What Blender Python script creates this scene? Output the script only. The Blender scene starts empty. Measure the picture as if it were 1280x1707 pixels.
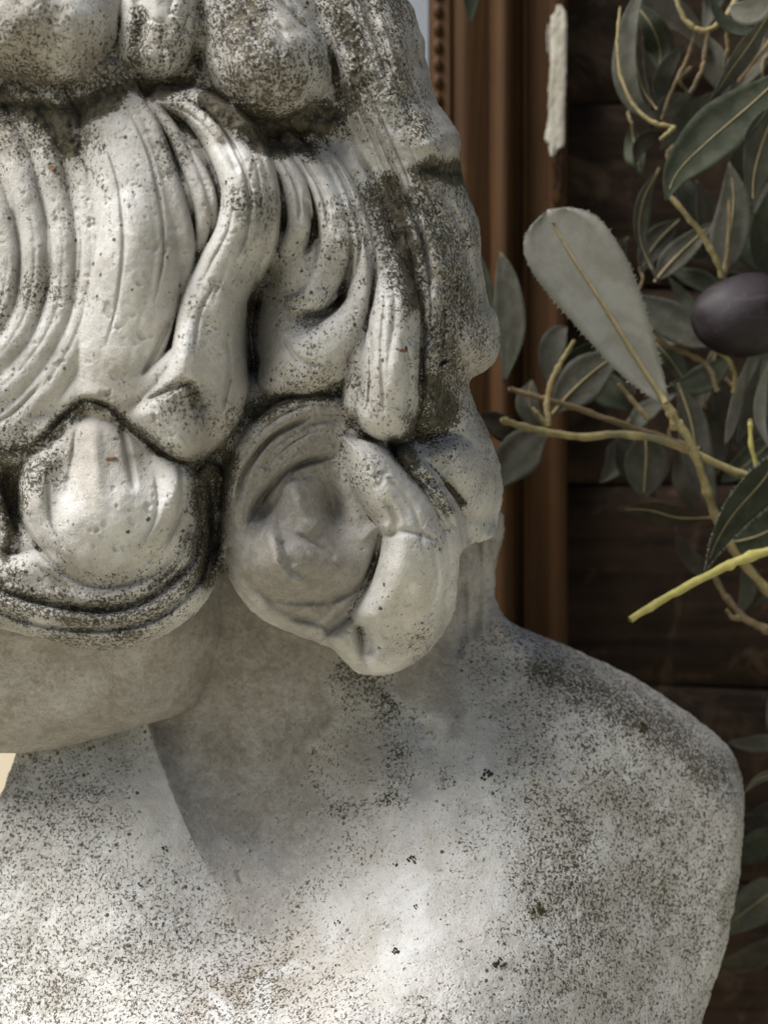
import bpy, math, random
import numpy as np

random.seed(7)
RNG = np.random.RandomState(11)
scene = bpy.context.scene
COL = scene.collection

# ------------------------------------------------------------------ camera, world, sun
S = 0.0002            # metres per photo pixel on the reference plane
F = 3000.0            # camera distance to the reference plane, in those pixels
Z0 = 1.35             # height of the camera above the ground

def at(px, py, d=0.0):
    """point seen at photo pixel (px, py), d pixels in front of the reference plane"""
    k = (F - d) / F
    return ((px - 640.0) * k * S, -d * S, (853.5 - py) * k * S + Z0)

cam_data = bpy.data.cameras.new("camera")
cam = bpy.data.objects.new("camera", cam_data)
COL.objects.link(cam)
cam.location = (0, -F * S, Z0)
cam.rotation_euler = (math.radians(90), 0, 0)
cam_data.sensor_fit = 'VERTICAL'
cam_data.sensor_height = 24.0
cam_data.lens = 24.0 * F / 1707.0
cam_data.clip_start = 0.02
cam_data.clip_end = 500
cam_data.dof.use_dof = True
cam_data.dof.focus_distance = (F - 140) * S
cam_data.dof.aperture_fstop = 6.3
scene.camera = cam

SUN_EL, SUN_AZ = 54.0, -64.0        # azimuth measured from the camera side (-Y), negative to the left
world = bpy.data.worlds.new("World")
scene.world = world
world.use_nodes = True
wn = world.node_tree.nodes
wl = world.node_tree.links
wn.clear()
out = wn.new('ShaderNodeOutputWorld')
bg = wn.new('ShaderNodeBackground')
sky = wn.new('ShaderNodeTexSky')
sky.sky_type = 'NISHITA'
sky.sun_disc = False
el, az = math.radians(SUN_EL), math.radians(SUN_AZ)
sdir = (math.cos(el) * math.sin(az), -math.cos(el) * math.cos(az), math.sin(el))   # towards the sun
sky.sun_elevation = el
sky.sun_rotation = math.atan2(sdir[0], sdir[1])
sky.air_density = 1.0
sky.dust_density = 2.0
bg.inputs['Strength'].default_value = 0.05
wl.new(sky.outputs[0], bg.inputs['Color'])
wl.new(bg.outputs[0], out.inputs['Surface'])

sun_data = bpy.data.lights.new("sun", 'SUN')
sun_data.energy = 5.0
sun_data.angle = math.radians(42)
sun_data.color = (1.0, 0.98, 0.96)
sun = bpy.data.objects.new("sun", sun_data)
COL.objects.link(sun)
from mathutils import Vector
sun.rotation_euler = Vector(sdir).to_track_quat('Z', 'Y').to_euler()
sun.location = (-2, -2, 4)

vs = scene.view_settings
vs.view_transform = 'Standard'
vs.look = 'None'
vs.gamma = 1
vs.use_curve_mapping = False
vs.exposure = 0.75

# ------------------------------------------------------------------ helpers: objects
def tag(o, label=None, cat=None, group=None, kind=None):
    if label: o['label'] = label
    if cat: o['category'] = cat
    if group: o['group'] = group
    if kind: o['kind'] = kind
    return o

def empty(name, loc, label=None, cat=None, group=None):
    o = bpy.data.objects.new(name, None)
    COL.objects.link(o)
    o.location = loc
    o.empty_display_size = 0.02
    return tag(o, label, cat, group)

def link(name, me, mat, parent=None):
    o = bpy.data.objects.new(name, me)
    COL.objects.link(o)
    if mat: me.materials.append(mat)
    if parent is not None:
        o.parent = parent
        p = parent
        off = Vector((0, 0, 0))
        while p is not None:
            off += Vector(p.location)
            p = p.parent
        o.location = -off
    return o

def mesh_np(name, co, faces, smooth=True, attrs=None):
    """co (n,3) array, faces (m,3|4) int array or list of such arrays"""
    me = bpy.data.meshes.new(name)
    if not isinstance(faces, list): faces = [faces]
    faces = [np.asarray(f, dtype=np.int32) for f in faces if len(f)]
    co = np.asarray(co, dtype=np.float32)
    me.vertices.add(len(co))
    me.vertices.foreach_set('co', co.ravel())
    loops = np.concatenate([f.ravel() for f in faces])
    sizes = np.concatenate([np.full(len(f), f.shape[1], dtype=np.int32) for f in faces])
    starts = np.concatenate([[0], np.cumsum(sizes)[:-1]]).astype(np.int32)
    me.loops.add(len(loops))
    me.loops.foreach_set('vertex_index', loops)
    me.polygons.add(len(sizes))
    me.polygons.foreach_set('loop_start', starts)
    me.polygons.foreach_set('use_smooth', np.full(len(sizes), smooth, dtype=bool))
    for k, v in (attrs or {}).items():
        a = me.attributes.new(k, 'FLOAT', 'POINT')
        a.data.foreach_set('value', np.asarray(v, dtype=np.float32))
    me.update(calc_edges=True)
    me.validate()
    return me

class MB:
    """collects simple pieces into one mesh"""
    def __init__(self): self.v = []; self.q = []; self.t = []
    def add(self, co, quads=(), tris=()):
        n = len(self.v)
        self.v.extend([tuple(c) for c in co])
        self.q.extend([tuple(i + n for i in f) for f in quads])
        self.t.extend([tuple(i + n for i in f) for f in tris])
    def tube(self, pts, radii, seg=10, cap=True):
        P = [Vector(p) for p in pts]
        n = len(P)
        rings = []
        up = Vector((0.13, -1, 0.21)).normalized()
        for i in range(n):
            t = (P[min(i + 1, n - 1)] - P[max(i - 1, 0)])
            t = t.normalized() if t.length > 1e-9 else Vector((0, 0, 1))
            a = t.cross(up)
            if a.length < 1e-4: a = t.cross(Vector((1, 0, 0)))
            a.normalize(); b = t.cross(a).normalized()
            rings.append([P[i] + (a * math.cos(2 * math.pi * k / seg) + b * math.sin(2 * math.pi * k / seg)) * radii[i] for k in range(seg)])
        co = [c for r in rings for c in r]
        q = []
        for i in range(n - 1):
            for k in range(seg):
                k2 = (k + 1) % seg
                q.append((i * seg + k, (i + 1) * seg + k, (i + 1) * seg + k2, i * seg + k2))
        tr = []
        if cap:
            for ri, flip in ((0, 1), (n - 1, 0)):
                t = (P[1] - P[0]).normalized() * -1 if ri == 0 else (P[-1] - P[-2]).normalized()
                co.append(P[ri] + t * radii[ri] * 0.6)
                c = len(co) - 1
                for k in range(seg):
                    k2 = (k + 1) % seg
                    tr.append((ri * seg + k, ri * seg + k2, c) if not flip else (ri * seg + k2, ri * seg + k, c))
        self.add(co, q, tr)
    def build(self, name, mat, parent=None, smooth=True):
        fs = []
        if self.q: fs.append(np.array(self.q))
        if self.t: fs.append(np.array(self.t))
        return link(name, mesh_np(name, np.array(self.v), fs, smooth), mat, parent)

def crom(pts, per=10):
    """Catmull-Rom through rows of any width"""
    P = np.asarray(pts, dtype=float)
    if len(P) == 1: return P.copy()
    Q = np.vstack([2 * P[0] - P[1], P, 2 * P[-1] - P[-2]])
    o = []
    for i in range(1, len(Q) - 2):
        p0, p1, p2, p3 = Q[i - 1], Q[i], Q[i + 1], Q[i + 2]
        for j in range(per):
            t = j / per
            o.append(0.5 * ((2 * p1) + (-p0 + p2) * t + (2 * p0 - 5 * p1 + 4 * p2 - p3) * t * t + (-p0 + 3 * p1 - 3 * p2 + p3) * t ** 3))
    o.append(P[-1])
    return np.array(o)

# ------------------------------------------------------------------ helpers: materials
class NT:
    def __init__(self, name):
        self.m = bpy.data.materials.new(name)
        self.m.use_nodes = True
        self.n = self.m.node_tree.nodes
        self.l = self.m.node_tree.links
        self.bsdf = self.n['Principled BSDF']
        self.tc = self.n.new('ShaderNodeTexCoord')
    def put(self, sock, v):
        if hasattr(v, 'is_output') or isinstance(v, bpy.types.NodeSocket): self.l.new(v, sock)
        else: sock.default_value = v
    def mapping(self, scale=(1, 1, 1), src='Object', rot=(0, 0, 0)):
        mp = self.n.new('ShaderNodeMapping')
        mp.inputs['Scale'].default_value = scale
        mp.inputs['Rotation'].default_value = rot
        self.l.new(self.tc.outputs[src], mp.inputs['Vector'])
        return mp.outputs[0]
    def noise(self, scale, detail=4, rough=0.55, dist=0.0, vec=None, color=False):
        nd = self.n.new('ShaderNodeTexNoise')
        nd.inputs['Scale'].default_value = scale
        nd.inputs['Detail'].default_value = detail
        nd.inputs['Roughness'].default_value = rough
        nd.inputs['Distortion'].default_value = dist
        self.l.new(vec if vec is not None else self.tc.outputs['Object'], nd.inputs['Vector'])
        return nd.outputs['Color' if color else 0]
    def voronoi(self, scale, vec=None, feature='F1', out='Distance', rnd=1.0):
        nd = self.n.new('ShaderNodeTexVoronoi')
        nd.feature = feature
        nd.inputs['Scale'].default_value = scale
        nd.inputs['Randomness'].default_value = rnd
        self.l.new(vec if vec is not None else self.tc.outputs['Object'], nd.inputs['Vector'])
        return nd.outputs[out]
    def math(self, op, a, b=0.0, c=0.0, clamp=False):
        nd = self.n.new('ShaderNodeMath')
        nd.operation = op
        nd.use_clamp = clamp
        for i, v in enumerate((a, b, c)): self.put(nd.inputs[i], v)
        return nd.outputs[0]
    def ramp(self, v, a, b, smooth=True, lo=0.0, hi=1.0):
        nd = self.n.new('ShaderNodeMapRange')
        nd.interpolation_type = 'SMOOTHSTEP' if smooth else 'LINEAR'
        self.put(nd.inputs['Value'], v)
        self.put(nd.inputs['From Min'], a); self.put(nd.inputs['From Max'], b)
        nd.inputs['To Min'].default_value = lo; nd.inputs['To Max'].default_value = hi
        return nd.outputs[0]
    def mix(self, f, a, b, mode='MIX'):
        nd = self.n.new('ShaderNodeMix')
        nd.data_type = 'RGBA'
        nd.blend_type = mode
        self.put(nd.inputs[0], f)
        for s, v in ((nd.inputs[6], a), (nd.inputs[7], b)):
            if isinstance(v, tuple) and len(v) == 3: v = v + (1.0,)
            self.put(s, v)
        return nd.outputs[2]
    def attr(self, name):
        nd = self.n.new('ShaderNodeAttribute')
        nd.attribute_name = name
        return nd.outputs['Fac']
    def bump(self, h, strength=0.5, dist=0.001):
        nd = self.n.new('ShaderNodeBump')
        nd.inputs['Strength'].default_value = strength
        nd.inputs['Distance'].default_value = dist
        self.l.new(h, nd.inputs['Height'])
        self.l.new(nd.outputs[0], self.bsdf.inputs['Normal'])
    def set(self, **k):
        for kk, v in k.items():
            kk = {'color': 'Base Color', 'rough': 'Roughness', 'spec': 'Specular IOR Level', 'metal': 'Metallic',
                  'trans': 'Transmission Weight', 'coat': 'Coat Weight', 'sheen': 'Sheen Weight'}[kk]
            if isinstance(v, tuple) and len(v) == 3: v = v + (1.0,)
            self.put(self.bsdf.inputs[kk], v)
        return self.m

def stone_material():
    t = NT("weathered_stone")
    lich = t.attr('lichen'); tan = t.attr('tan'); film_shade = t.attr('film_shade')
    fine = t.noise(1050, 3, 0.62, 0.6)
    mid = t.noise(330, 5, 0.6, 0.8)
    big = t.noise(70, 5, 0.6, 0.3)
    grain = t.noise(2600, 2, 0.6)
    # bare stone
    col = t.mix(t.ramp(big, 0.35, 0.65), (0.52, 0.507, 0.480), (0.42, 0.408, 0.385))
    col = t.mix(t.ramp(mid, 0.42, 0.68), col, (0.535, 0.525, 0.505))
    col = t.mix(t.math('MULTIPLY', tan, t.ramp(t.math('ADD', big, mid), 0.7, 1.25)), col, (0.33, 0.265, 0.185))
    col = t.mix(t.math('MULTIPLY', t.ramp(grain, 0.35, 0.75), 0.25), col, (0.29, 0.27, 0.24))
    chalk = t.noise(45, 5, 0.62, 0.8)
    col = t.mix(t.math('MULTIPLY', t.ramp(chalk, 0.53, 0.66), 0.65), col, (0.60, 0.60, 0.59))
    col = t.mix(t.math('MULTIPLY', t.ramp(chalk, 0.46, 0.34), 0.45), col, (0.36, 0.325, 0.275))
    # grey film on the smooth stone, shade of neck, jaw and curl painted in
    col = t.mix(t.math('MULTIPLY', film_shade, 0.95), col, t.mix(t.ramp(t.math('ADD', t.math('MULTIPLY', big, 0.6), t.math('MULTIPLY', mid, 0.4)), 0.36, 0.64), (0.205, 0.178, 0.150), (0.395, 0.375, 0.348)))
    col = t.mix(t.math('MULTIPLY', film_shade, t.math('MULTIPLY', t.ramp(fine, 0.50, 0.66), 0.45)), col, (0.15, 0.135, 0.118))
    col = t.mix(t.math('MULTIPLY', film_shade, t.math('MULTIPLY', t.ramp(grain, 0.52, 0.70), 0.35)), col, (0.46, 0.45, 0.43))
    grime_shade_m = t.math('MULTIPLY', t.attr('grime_shade'), t.ramp(t.math('ADD', t.math('MULTIPLY', big, 0.5), t.math('MULTIPLY', mid, 0.5)), 0.30, 0.62, lo=0.45, hi=1.15), clamp=True)  # grime film plus painted shade, in one mask
    col = t.mix(grime_shade_m, col, t.mix(t.ramp(mid, 0.35, 0.65), (0.165, 0.152, 0.132), (0.26, 0.246, 0.222)))
    # crust of dark lichen, in worm-like specks whose number follows the painted density
    v = t.math('ADD', t.math('MULTIPLY', fine, 0.74), t.math('MULTIPLY', mid, 0.26))
    dens = t.math('ADD', lich, t.math('MULTIPLY', t.math('SUBTRACT', big, 0.5), 0.45))
    dens = t.math('MULTIPLY', dens, t.math('SUBTRACT', 1.0, t.math('MULTIPLY', film_shade, 0.7)))
    thr = t.math('SUBTRACT', 0.675, t.math('MULTIPLY', dens, 0.235))
    m1 = t.ramp(v, thr, t.math('ADD', thr, 0.085))
    dark = t.mix(t.ramp(mid, 0.4, 0.6), (0.018, 0.016, 0.010), (0.075, 0.064, 0.043))
    fine2 = t.noise(780, 4, 0.65, 1.2)
    thr2 = t.math('SUBTRACT', 0.66, t.math('MULTIPLY', dens, 0.19))
    m3 = t.ramp(fine2, thr2, t.math('ADD', thr2, 0.12))
    col2 = t.mix(t.math('MULTIPLY', m3, 0.6), col, (0.185, 0.170, 0.142))
    col2 = t.mix(t.math('MULTIPLY', m1, 0.93), col2, dark)
    # rare isolated black dots
    dots = t.voronoi(190)
    dsel = t.noise(60, 2, 0.5)
    m2 = t.math('MULTIPLY', t.math('LESS_THAN', t.math('ADD', dots, t.math('MULTIPLY', fine, 0.22)), 0.235), t.ramp(dsel, 0.5, 0.56))
    m2 = t.math('MULTIPLY', m2, t.math('SUBTRACT', 1.0, film_shade))
    col2 = t.mix(t.math('MULTIPLY', m2, 0.9), col2, (0.05, 0.045, 0.03))
    h = t.math('ADD', t.math('MULTIPLY', t.noise(1500, 3, 0.65), 0.55), t.math('MULTIPLY', t.noise(420, 4, 0.6), 0.5))
    h = t.math('ADD', h, t.math('MULTIPLY', grain, 0.25))
    h = t.math('SUBTRACT', h, t.math('MULTIPLY', m1, 0.28))
    h = t.math('SUBTRACT', h, t.math('MULTIPLY', m2, 0.3))
    t.bump(h, 0.6, 0.0011)
    return t.set(color=col2, rough=0.95, spec=0.08)

MAT_STONE = stone_material()

def wood_material(name, c1, c2, rough, bump=0.3, vertical=True, scale=1.0, mottle=0.0, spec=0.3):
    t = NT(name)
    sc = (180 * scale, 180 * scale, 7 * scale) if vertical else (9 * scale, 150 * scale, 150 * scale)
    g = t.noise(1.0, 6, 0.65, 0.6, vec=t.mapping(sc))
    b = t.noise(26, 5, 0.65, 0.5)
    sp = t.noise(900, 3, 0.6)
    col = t.mix(t.ramp(t.math('ADD', t.math('MULTIPLY', g, 0.55), t.math('MULTIPLY', b, 0.45)), 0.36, 0.64), c1, c2)
    if mottle:
        pale = t.noise(38, 6, 0.7, 1.0)
        col = t.mix(t.math('MULTIPLY', t.ramp(pale, 0.50, 0.70), mottle), col, tuple(x * 2.1 + 0.006 for x in c2))
        crack = t.noise(1.0, 5, 0.7, 1.2, vec=t.mapping((14, 90, 260)))
        col = t.mix(t.ramp(crack, 0.68, 0.73), col, tuple(x * 0.3 for x in c1))
    col = t.mix(t.math('MULTIPLY', t.ramp(sp, 0.6, 0.72), 0.35), col, tuple(x * 1.8 + 0.004 for x in c2))
    t.bump(t.math('ADD', t.math('MULTIPLY', g, 0.8), t.math('MULTIPLY', sp, 0.2)), bump, 0.0008)
    return t.set(color=col, rough=rough, spec=spec)

MAT_PLANK = wood_material("old_dark_plank", (0.0080, 0.0046, 0.0026), (0.026, 0.0158, 0.0092), 0.85, 0.7, vertical=False, mottle=0.75, spec=0.12)
MAT_FRAME = wood_material("worn_brown_varnish", (0.038, 0.0172, 0.0052), (0.050, 0.0236, 0.0074), 0.68, 0.12, mottle=0.1, spec=0.15)

def flat_material(name, c1, c2, scale=200, rough=0.7, bump=0.2, spec=0.3, dist=0.0006):
    t = NT(name)
    a = t.noise(scale, 5, 0.6, 0.3)
    b = t.noise(scale * 6, 3, 0.6)
    col = t.mix(t.ramp(a, 0.35, 0.65), c1, c2)
    col = t.mix(t.math('MULTIPLY', t.ramp(b, 0.45, 0.7), 0.3), col, tuple(x * 0.7 for x in c1))
    t.bump(t.math('ADD', a, t.math('MULTIPLY', b, 0.5)), bump, dist)
    return t.set(color=col, rough=rough, spec=spec)

MAT_GESSO = flat_material("chipped_gesso", (0.34, 0.31, 0.24), (0.47, 0.44, 0.365), 180, 0.9, 0.25)
MAT_GOUGE = flat_material("bare_split_wood", (0.012, 0.006, 0.003), (0.05, 0.024, 0.009), 160, 0.85, 0.9, 0.1)
MAT_UNDER = flat_material("leaf_underside", (0.150, 0.146, 0.122), (0.200, 0.195, 0.166), 160, 0.9, 0.5, 0.06)
def felt_material():
    t = NT("leaf_felted")
    a = t.noise(60, 5, 0.65, 0.5); b = t.noise(900, 4, 0.65); c = t.noise(240, 4, 0.6)
    col = t.mix(t.ramp(a, 0.36, 0.62), (0.158, 0.154, 0.130), (0.205, 0.203, 0.178))
    col = t.mix(t.math('MULTIPLY', t.ramp(c, 0.58, 0.74), 0.25), col, (0.15, 0.135, 0.105))
    col = t.mix(t.math('MULTIPLY', t.ramp(b, 0.52, 0.70), 0.25), col, (0.25, 0.248, 0.222))
    t.bump(t.math('ADD', t.math('MULTIPLY', c, 0.4), b), 0.3, 0.0005)
    return t.set(color=col, rough=0.95, spec=0.05)
MAT_PALE = felt_material()
MAT_UNDER_DK = flat_material("leaf_underside_shaded", (0.046, 0.046, 0.036), (0.070, 0.068, 0.054), 160, 0.9, 0.5, 0.06)  # darker copy of the underside, shade of the deeper leaves put into its colour
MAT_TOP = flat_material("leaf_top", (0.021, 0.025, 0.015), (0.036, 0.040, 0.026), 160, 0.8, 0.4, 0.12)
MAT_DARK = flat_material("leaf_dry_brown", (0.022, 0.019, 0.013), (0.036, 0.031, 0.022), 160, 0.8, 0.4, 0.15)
def stem_material(name, c1, c2, green, rough=0.8):
    t = NT(name)
    a = t.noise(150, 5, 0.65, 0.5)
    b = t.noise(1300, 3, 0.6)
    st = t.noise(60, 3, 0.6)
    col = t.mix(t.ramp(a, 0.36, 0.64), c1, c2)
    col = t.mix(t.math('MULTIPLY', t.ramp(st, 0.50, 0.66), 0.75), col, green)
    col = t.mix(t.math('MULTIPLY', t.ramp(b, 0.52, 0.68), 0.45), col, tuple(x * 0.55 for x in c1))
    t.bump(t.math('ADD', a, t.math('MULTIPLY', b, 0.8)), 0.7, 0.0007)
    return t.set(color=col, rough=rough, spec=0.2)
MAT_STEM = stem_material("stem_flocked", (0.175, 0.14, 0.062), (0.26, 0.215, 0.105), (0.10, 0.10, 0.066))
MAT_STEM_BR = stem_material("stem_brown", (0.10, 0.073, 0.038), (0.165, 0.125, 0.068), (0.065, 0.055, 0.036))
MAT_STEM_YE = stem_material("stem_yellow", (0.29, 0.26, 0.075), (0.38, 0.345, 0.12), (0.23, 0.215, 0.075), 0.6)
MAT_VEIN = flat_material("leaf_vein", (0.20, 0.165, 0.09), (0.26, 0.21, 0.12), 300, 0.8, 0.3, 0.2)
MAT_FLUFF = flat_material("frayed_threads", (0.24, 0.24, 0.20), (0.30, 0.30, 0.25), 300, 0.9, 0.1, 0.1)
MAT_LICHEN = flat_material("lichen_crust", (0.030, 0.026, 0.012), (0.085, 0.068, 0.030), 900, 0.95, 0.8, 0.1)
MAT_SCRAP = flat_material("dry_scrap", (0.16, 0.075, 0.03), (0.26, 0.14, 0.06), 500, 0.8, 0.4, 0.2)

def olive_material():
    t = NT("olive_skin")
    a = t.noise(55, 5, 0.6, 0.5)
    b = t.noise(700, 3, 0.6)
    st = t.noise(1.0, 4, 0.6, 0.3, vec=t.mapping((60, 60, 420), rot=(0, 0.7, 0)))
    col = t.mix(t.ramp(a, 0.38, 0.66), (0.008, 0.0055, 0.0065), (0.022, 0.0165, 0.019))
    col = t.mix(t.math('MULTIPLY', t.ramp(st, 0.58, 0.70), 0.35), col, (0.06, 0.05, 0.052))
    col = t.mix(t.math('MULTIPLY', t.ramp(b, 0.62, 0.72), 0.3), col, (0.075, 0.068, 0.07))
    t.bump(t.math('ADD', a, t.math('MULTIPLY', b, 0.4)), 0.25, 0.0006)
    return t.set(color=col, rough=t.ramp(a, 0.3, 0.7, lo=0.45, hi=0.65), spec=0.2)
MAT_OLIVE = olive_material()

def mirror_material():
    t = NT("mirror_glass")
    a = t.noise(20, 4, 0.6)
    return t.set(color=(0.76, 0.69, 0.60), metal=0.8, rough=t.ramp(a, 0.3, 0.7, lo=0.03, hi=0.12))
MAT_MIRROR = mirror_material()
MAT_GROUND = flat_material("sandy_ground", (0.38, 0.355, 0.26), (0.44, 0.415, 0.32), 6, 0.95, 0.5, 0.1, 0.01)

# ------------------------------------------------------------------ setting
def ground():
    n = 40
    xs = np.linspace(-1, 1, n)
    xs = np.sign(xs) * np.abs(xs) ** 3 * 160
    X, Y = np.meshgrid(xs, xs)
    Z = 0.02 * np.sin(X * 1.7) * np.cos(Y * 1.3) * (np.abs(X) + np.abs(Y) < 60)
    co = np.stack([X, Y, Z], -1).reshape(-1, 3)
    i = np.arange(n * n).reshape(n, n)
    f = np.stack([i[:-1, :-1], i[:-1, 1:], i[1:, 1:], i[1:, :-1]], -1).reshape(-1, 4)
    tag(link("ground", mesh_np("ground", co, f), MAT_GROUND), kind='structure')
ground()

# ------------------------------------------------------------------ height-field sculpting of the bust
G = 1.5                                              # grid step in photo pixels
NEG = -1e4

def vnoise(X, Y, scale, seed):
    r = np.random.RandomState(seed)
    gx = X / scale; gy = Y / scale
    ix = np.floor(gx).astype(int); iy = np.floor(gy).astype(int)
    fx = gx - ix; fy = gy - iy
    fx = fx * fx * (3 - 2 * fx); fy = fy * fy * (3 - 2 * fy)
    ix -= ix.min(); iy -= iy.min()
    L = r.uniform(-1, 1, (iy.max() + 2, ix.max() + 2))
    return (L[iy, ix] * (1 - fx) + L[iy, ix + 1] * fx) * (1 - fy) + (L[iy + 1, ix] * (1 - fx) + L[iy + 1, ix + 1] * fx) * fy

def fbm(X, Y, scale, octv, seed, gain=0.55):
    z = np.zeros_like(X); a = 1.0
    for o in range(octv):
        c, s = math.cos(o * 1.1 + 0.4), math.sin(o * 1.1 + 0.4)
        z += a * vnoise(X * c - Y * s, X * s + Y * c, scale, seed + o); a *= gain; scale *= 0.5
    return z

def sstep(x, a, b):
    t = np.clip((x - a) / (b - a), 0, 1)
    return t * t * (3 - 2 * t)

class Field:
    def __init__(self, x0, y0, x1, y1):
        self.xs = np.arange(x0, x1 + G, G); self.ys = np.arange(y0, y1 + G, G)
        self.x0, self.y0 = x0, y0
        self.X, self.Y = np.meshgrid(self.xs, self.ys)
        self.R = np.zeros_like(self.X)
        self.att = {k: np.zeros_like(self.X) for k in ('lichen', 'tan', 'film_shade', 'grime_shade')}
    def win(self, c, pad):
        i0 = max(int((c[:, 1].min() - pad - self.y0) / G), 0); i1 = min(int((c[:, 1].max() + pad - self.y0) / G) + 2, len(self.ys))
        j0 = max(int((c[:, 0].min() - pad - self.x0) / G), 0); j1 = min(int((c[:, 0].max() + pad - self.x0) / G) + 2, len(self.xs))
        return slice(i0, max(i1, i0)), slice(j0, max(j1, j0))
    def near(self, pts, pad, per=8):
        """nearest point of the spline: distance, signed side, parameter 0..1, interpolated columns"""
        c = crom(pts, per)
        sl = self.win(c, pad)
        X = self.X[sl]; Y = self.Y[sl]
        if X.size == 0: return None
        best = np.full(X.shape, 1e12); T = np.zeros_like(X); side = np.zeros_like(X)
        if len(c) == 1:
            best = (X - c[0, 0]) ** 2 + (Y - c[0, 1]) ** 2
        for i in range(len(c) - 1):
            ax, ay = c[i, 0], c[i, 1]; dx, dy = c[i + 1, 0] - ax, c[i + 1, 1] - ay
            L2 = dx * dx + dy * dy + 1e-9
            t = np.clip(((X - ax) * dx + (Y - ay) * dy) / L2, 0, 1)
            ex = X - ax - t * dx; ey = Y - ay - t * dy
            d2 = ex * ex + ey * ey
            m = d2 < best
            best = np.where(m, d2, best); T = np.where(m, i + t, T)
            side = np.where(m, np.sign(dx * ey - dy * ex), side)
        cols = []
        if len(c) == 1:
            cols = [np.full(X.shape, c[0, k]) for k in range(2, c.shape[1])]; tt = T
        else:
            k = np.arange(len(c))
            cols = [np.interp(T, k, c[:, j]) for j in range(2, c.shape[1])]
            tt = T / (len(c) - 1)
        return sl, np.sqrt(best), side, tt, cols
    def lock(self, pts, h, n=0, amp=0.0, k=14, phase=0.0, skew=0.0, p=2.7):
        """a carved lock of hair: (x, y, half width, crest height) along its middle"""
        pad = max(p[2] for p in pts) + 30
        r = self.near(pts, pad)
        if r is None: return
        sl, d, sd, t, (w, z) = r
        u = d / w
        us = np.clip(u * sd, -1, 1)
        prof = np.sqrt(np.clip(1 - np.minimum(u, 1) ** p, 0, 1))
        zz = z - h * (1 - prof) + skew * us * h
        if n:
            ph_ = us * (n + 1) / 2.0 + 0.5 * (n + 1) + phase + 0.10 * np.sin(t * 6 + phase * 3)
            fr = np.abs(ph_ - np.round(ph_)) * 2
            zz = zz - amp * 2.1 * np.exp(-(fr / 0.26) ** 1.4) * (0.55 + 0.45 * np.sin(t * 9 + np.round(ph_) * 2.3)) * (1 - us ** 6) * np.minimum(t * 8, 1) * np.minimum((1 - t) * 6 + 0.2, 1)
        zz = np.where(u > 1, z - h - (u - 1) * w * 3.0 + skew * us * h, zz)
        a = self.R[sl]
        hh = np.maximum(k - np.abs(a - zz), 0) / k
        self.R[sl] = np.maximum(a, zz) + hh * hh * k / 4
    def pad(self, poly, z, h, R, k=10, tilt=(0.0, 0.0), n=0, amp=0.0):
        """a swelling with a traced outline: crest z, falling by h over the last R pixels before its rim"""
        P = crom(list(poly) + [poly[0]], 6)[:-1, :2]
        sl = self.win(P, 40)
        e = self.edge(P, sl)
        X = self.X[sl]; Y = self.Y[sl]
        q = np.clip(1 - e / R, 0, 1)
        zz = z - h * (1 - np.sqrt(1 - q * q)) + tilt[0] * (X - P[:, 0].mean()) + tilt[1] * (Y - P[:, 1].mean())
        if n: zz = zz + amp * np.cos(np.clip(e / R, 0, 1.5) * math.pi * n)
        zz = np.where(e < 0, zz + e * 3.0, zz)
        a = self.R[sl]
        hh = np.maximum(k - np.abs(a - zz), 0) / k
        self.R[sl] = np.maximum(a, zz) + hh * hh * k / 4
    def carve(self, pts, depth=None, taper=True, sharp=2.0):
        """groove (depth > 0) or ridge (< 0): (x, y, half width[, depth])"""
        pts = [tuple(p) + ((depth,) if len(p) < 4 else ()) for p in pts]
        r = self.near(pts, max(p[2] for p in pts) * 3 + 4)
        if r is None: return
        sl, d, sd, t, (w, z) = r
        e = np.exp(-(d / w) ** sharp)
        if taper: e = e * np.clip(t * 6 + 0.15, 0, 1) * np.clip((1 - t) * 6 + 0.15, 0, 1)
        self.R[sl] -= z * e
    def blob(self, x, y, rx, ry, z, rot=0.0):
        c, s = math.cos(rot), math.sin(rot)
        u = ((self.X - x) * c + (self.Y - y) * s) / rx; v = (-(self.X - x) * s + (self.Y - y) * c) / ry
        self.R += z * np.exp(-(u * u + v * v))
    def paint(self, key, pts, val, mode='max'):
        """stain and painted shade along a line: (x, y, half width)"""
        pts = [tuple(p) for p in pts]
        r = self.near(pts, max(p[2] for p in pts) * 2.2 + 4)
        if r is None: return
        sl, d, sd, t, (w,) = r
        X = self.X[sl]; Y = self.Y[sl]
        w = w * 1.35 * (1 + 0.45 * fbm(X, Y, 46, 3, 17))
        e = val * np.exp(-(d / w) ** 2)
        A = self.att[key]
        if mode == 'max': A[sl] = np.maximum(A[sl], e)
        elif mode == 'add': A[sl] = A[sl] + e
        else: A[sl] = A[sl] * (1 - np.exp(-(d / w) ** 2) * val)
    def edge(self, poly, sl=None):
        """signed distance to a closed outline, positive inside"""
        P = np.asarray(poly, dtype=float)
        P = np.vstack([P, P[:1]])
        X, Y = (self.X, self.Y) if sl is None else (self.X[sl], self.Y[sl])
        best = np.full(X.shape, 1e12); ins = np.zeros(X.shape, dtype=bool)
        for i in range(len(P) - 1):
            ax, ay = P[i]; bx, by = P[i + 1]
            dx, dy = bx - ax, by - ay
            L2 = dx * dx + dy * dy + 1e-9
            t = np.clip(((X - ax) * dx + (Y - ay) * dy) / L2, 0, 1)
            best = np.minimum(best, (X - ax - t * dx) ** 2 + (Y - ay - t * dy) ** 2)
            if abs(dy) > 1e-9:
                cr = ((ay > Y) != (by > Y)) & (X < dx * (Y - ay) / dy + ax)
                ins ^= cr
        return np.where(ins, 1, -1) * np.sqrt(best)
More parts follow.
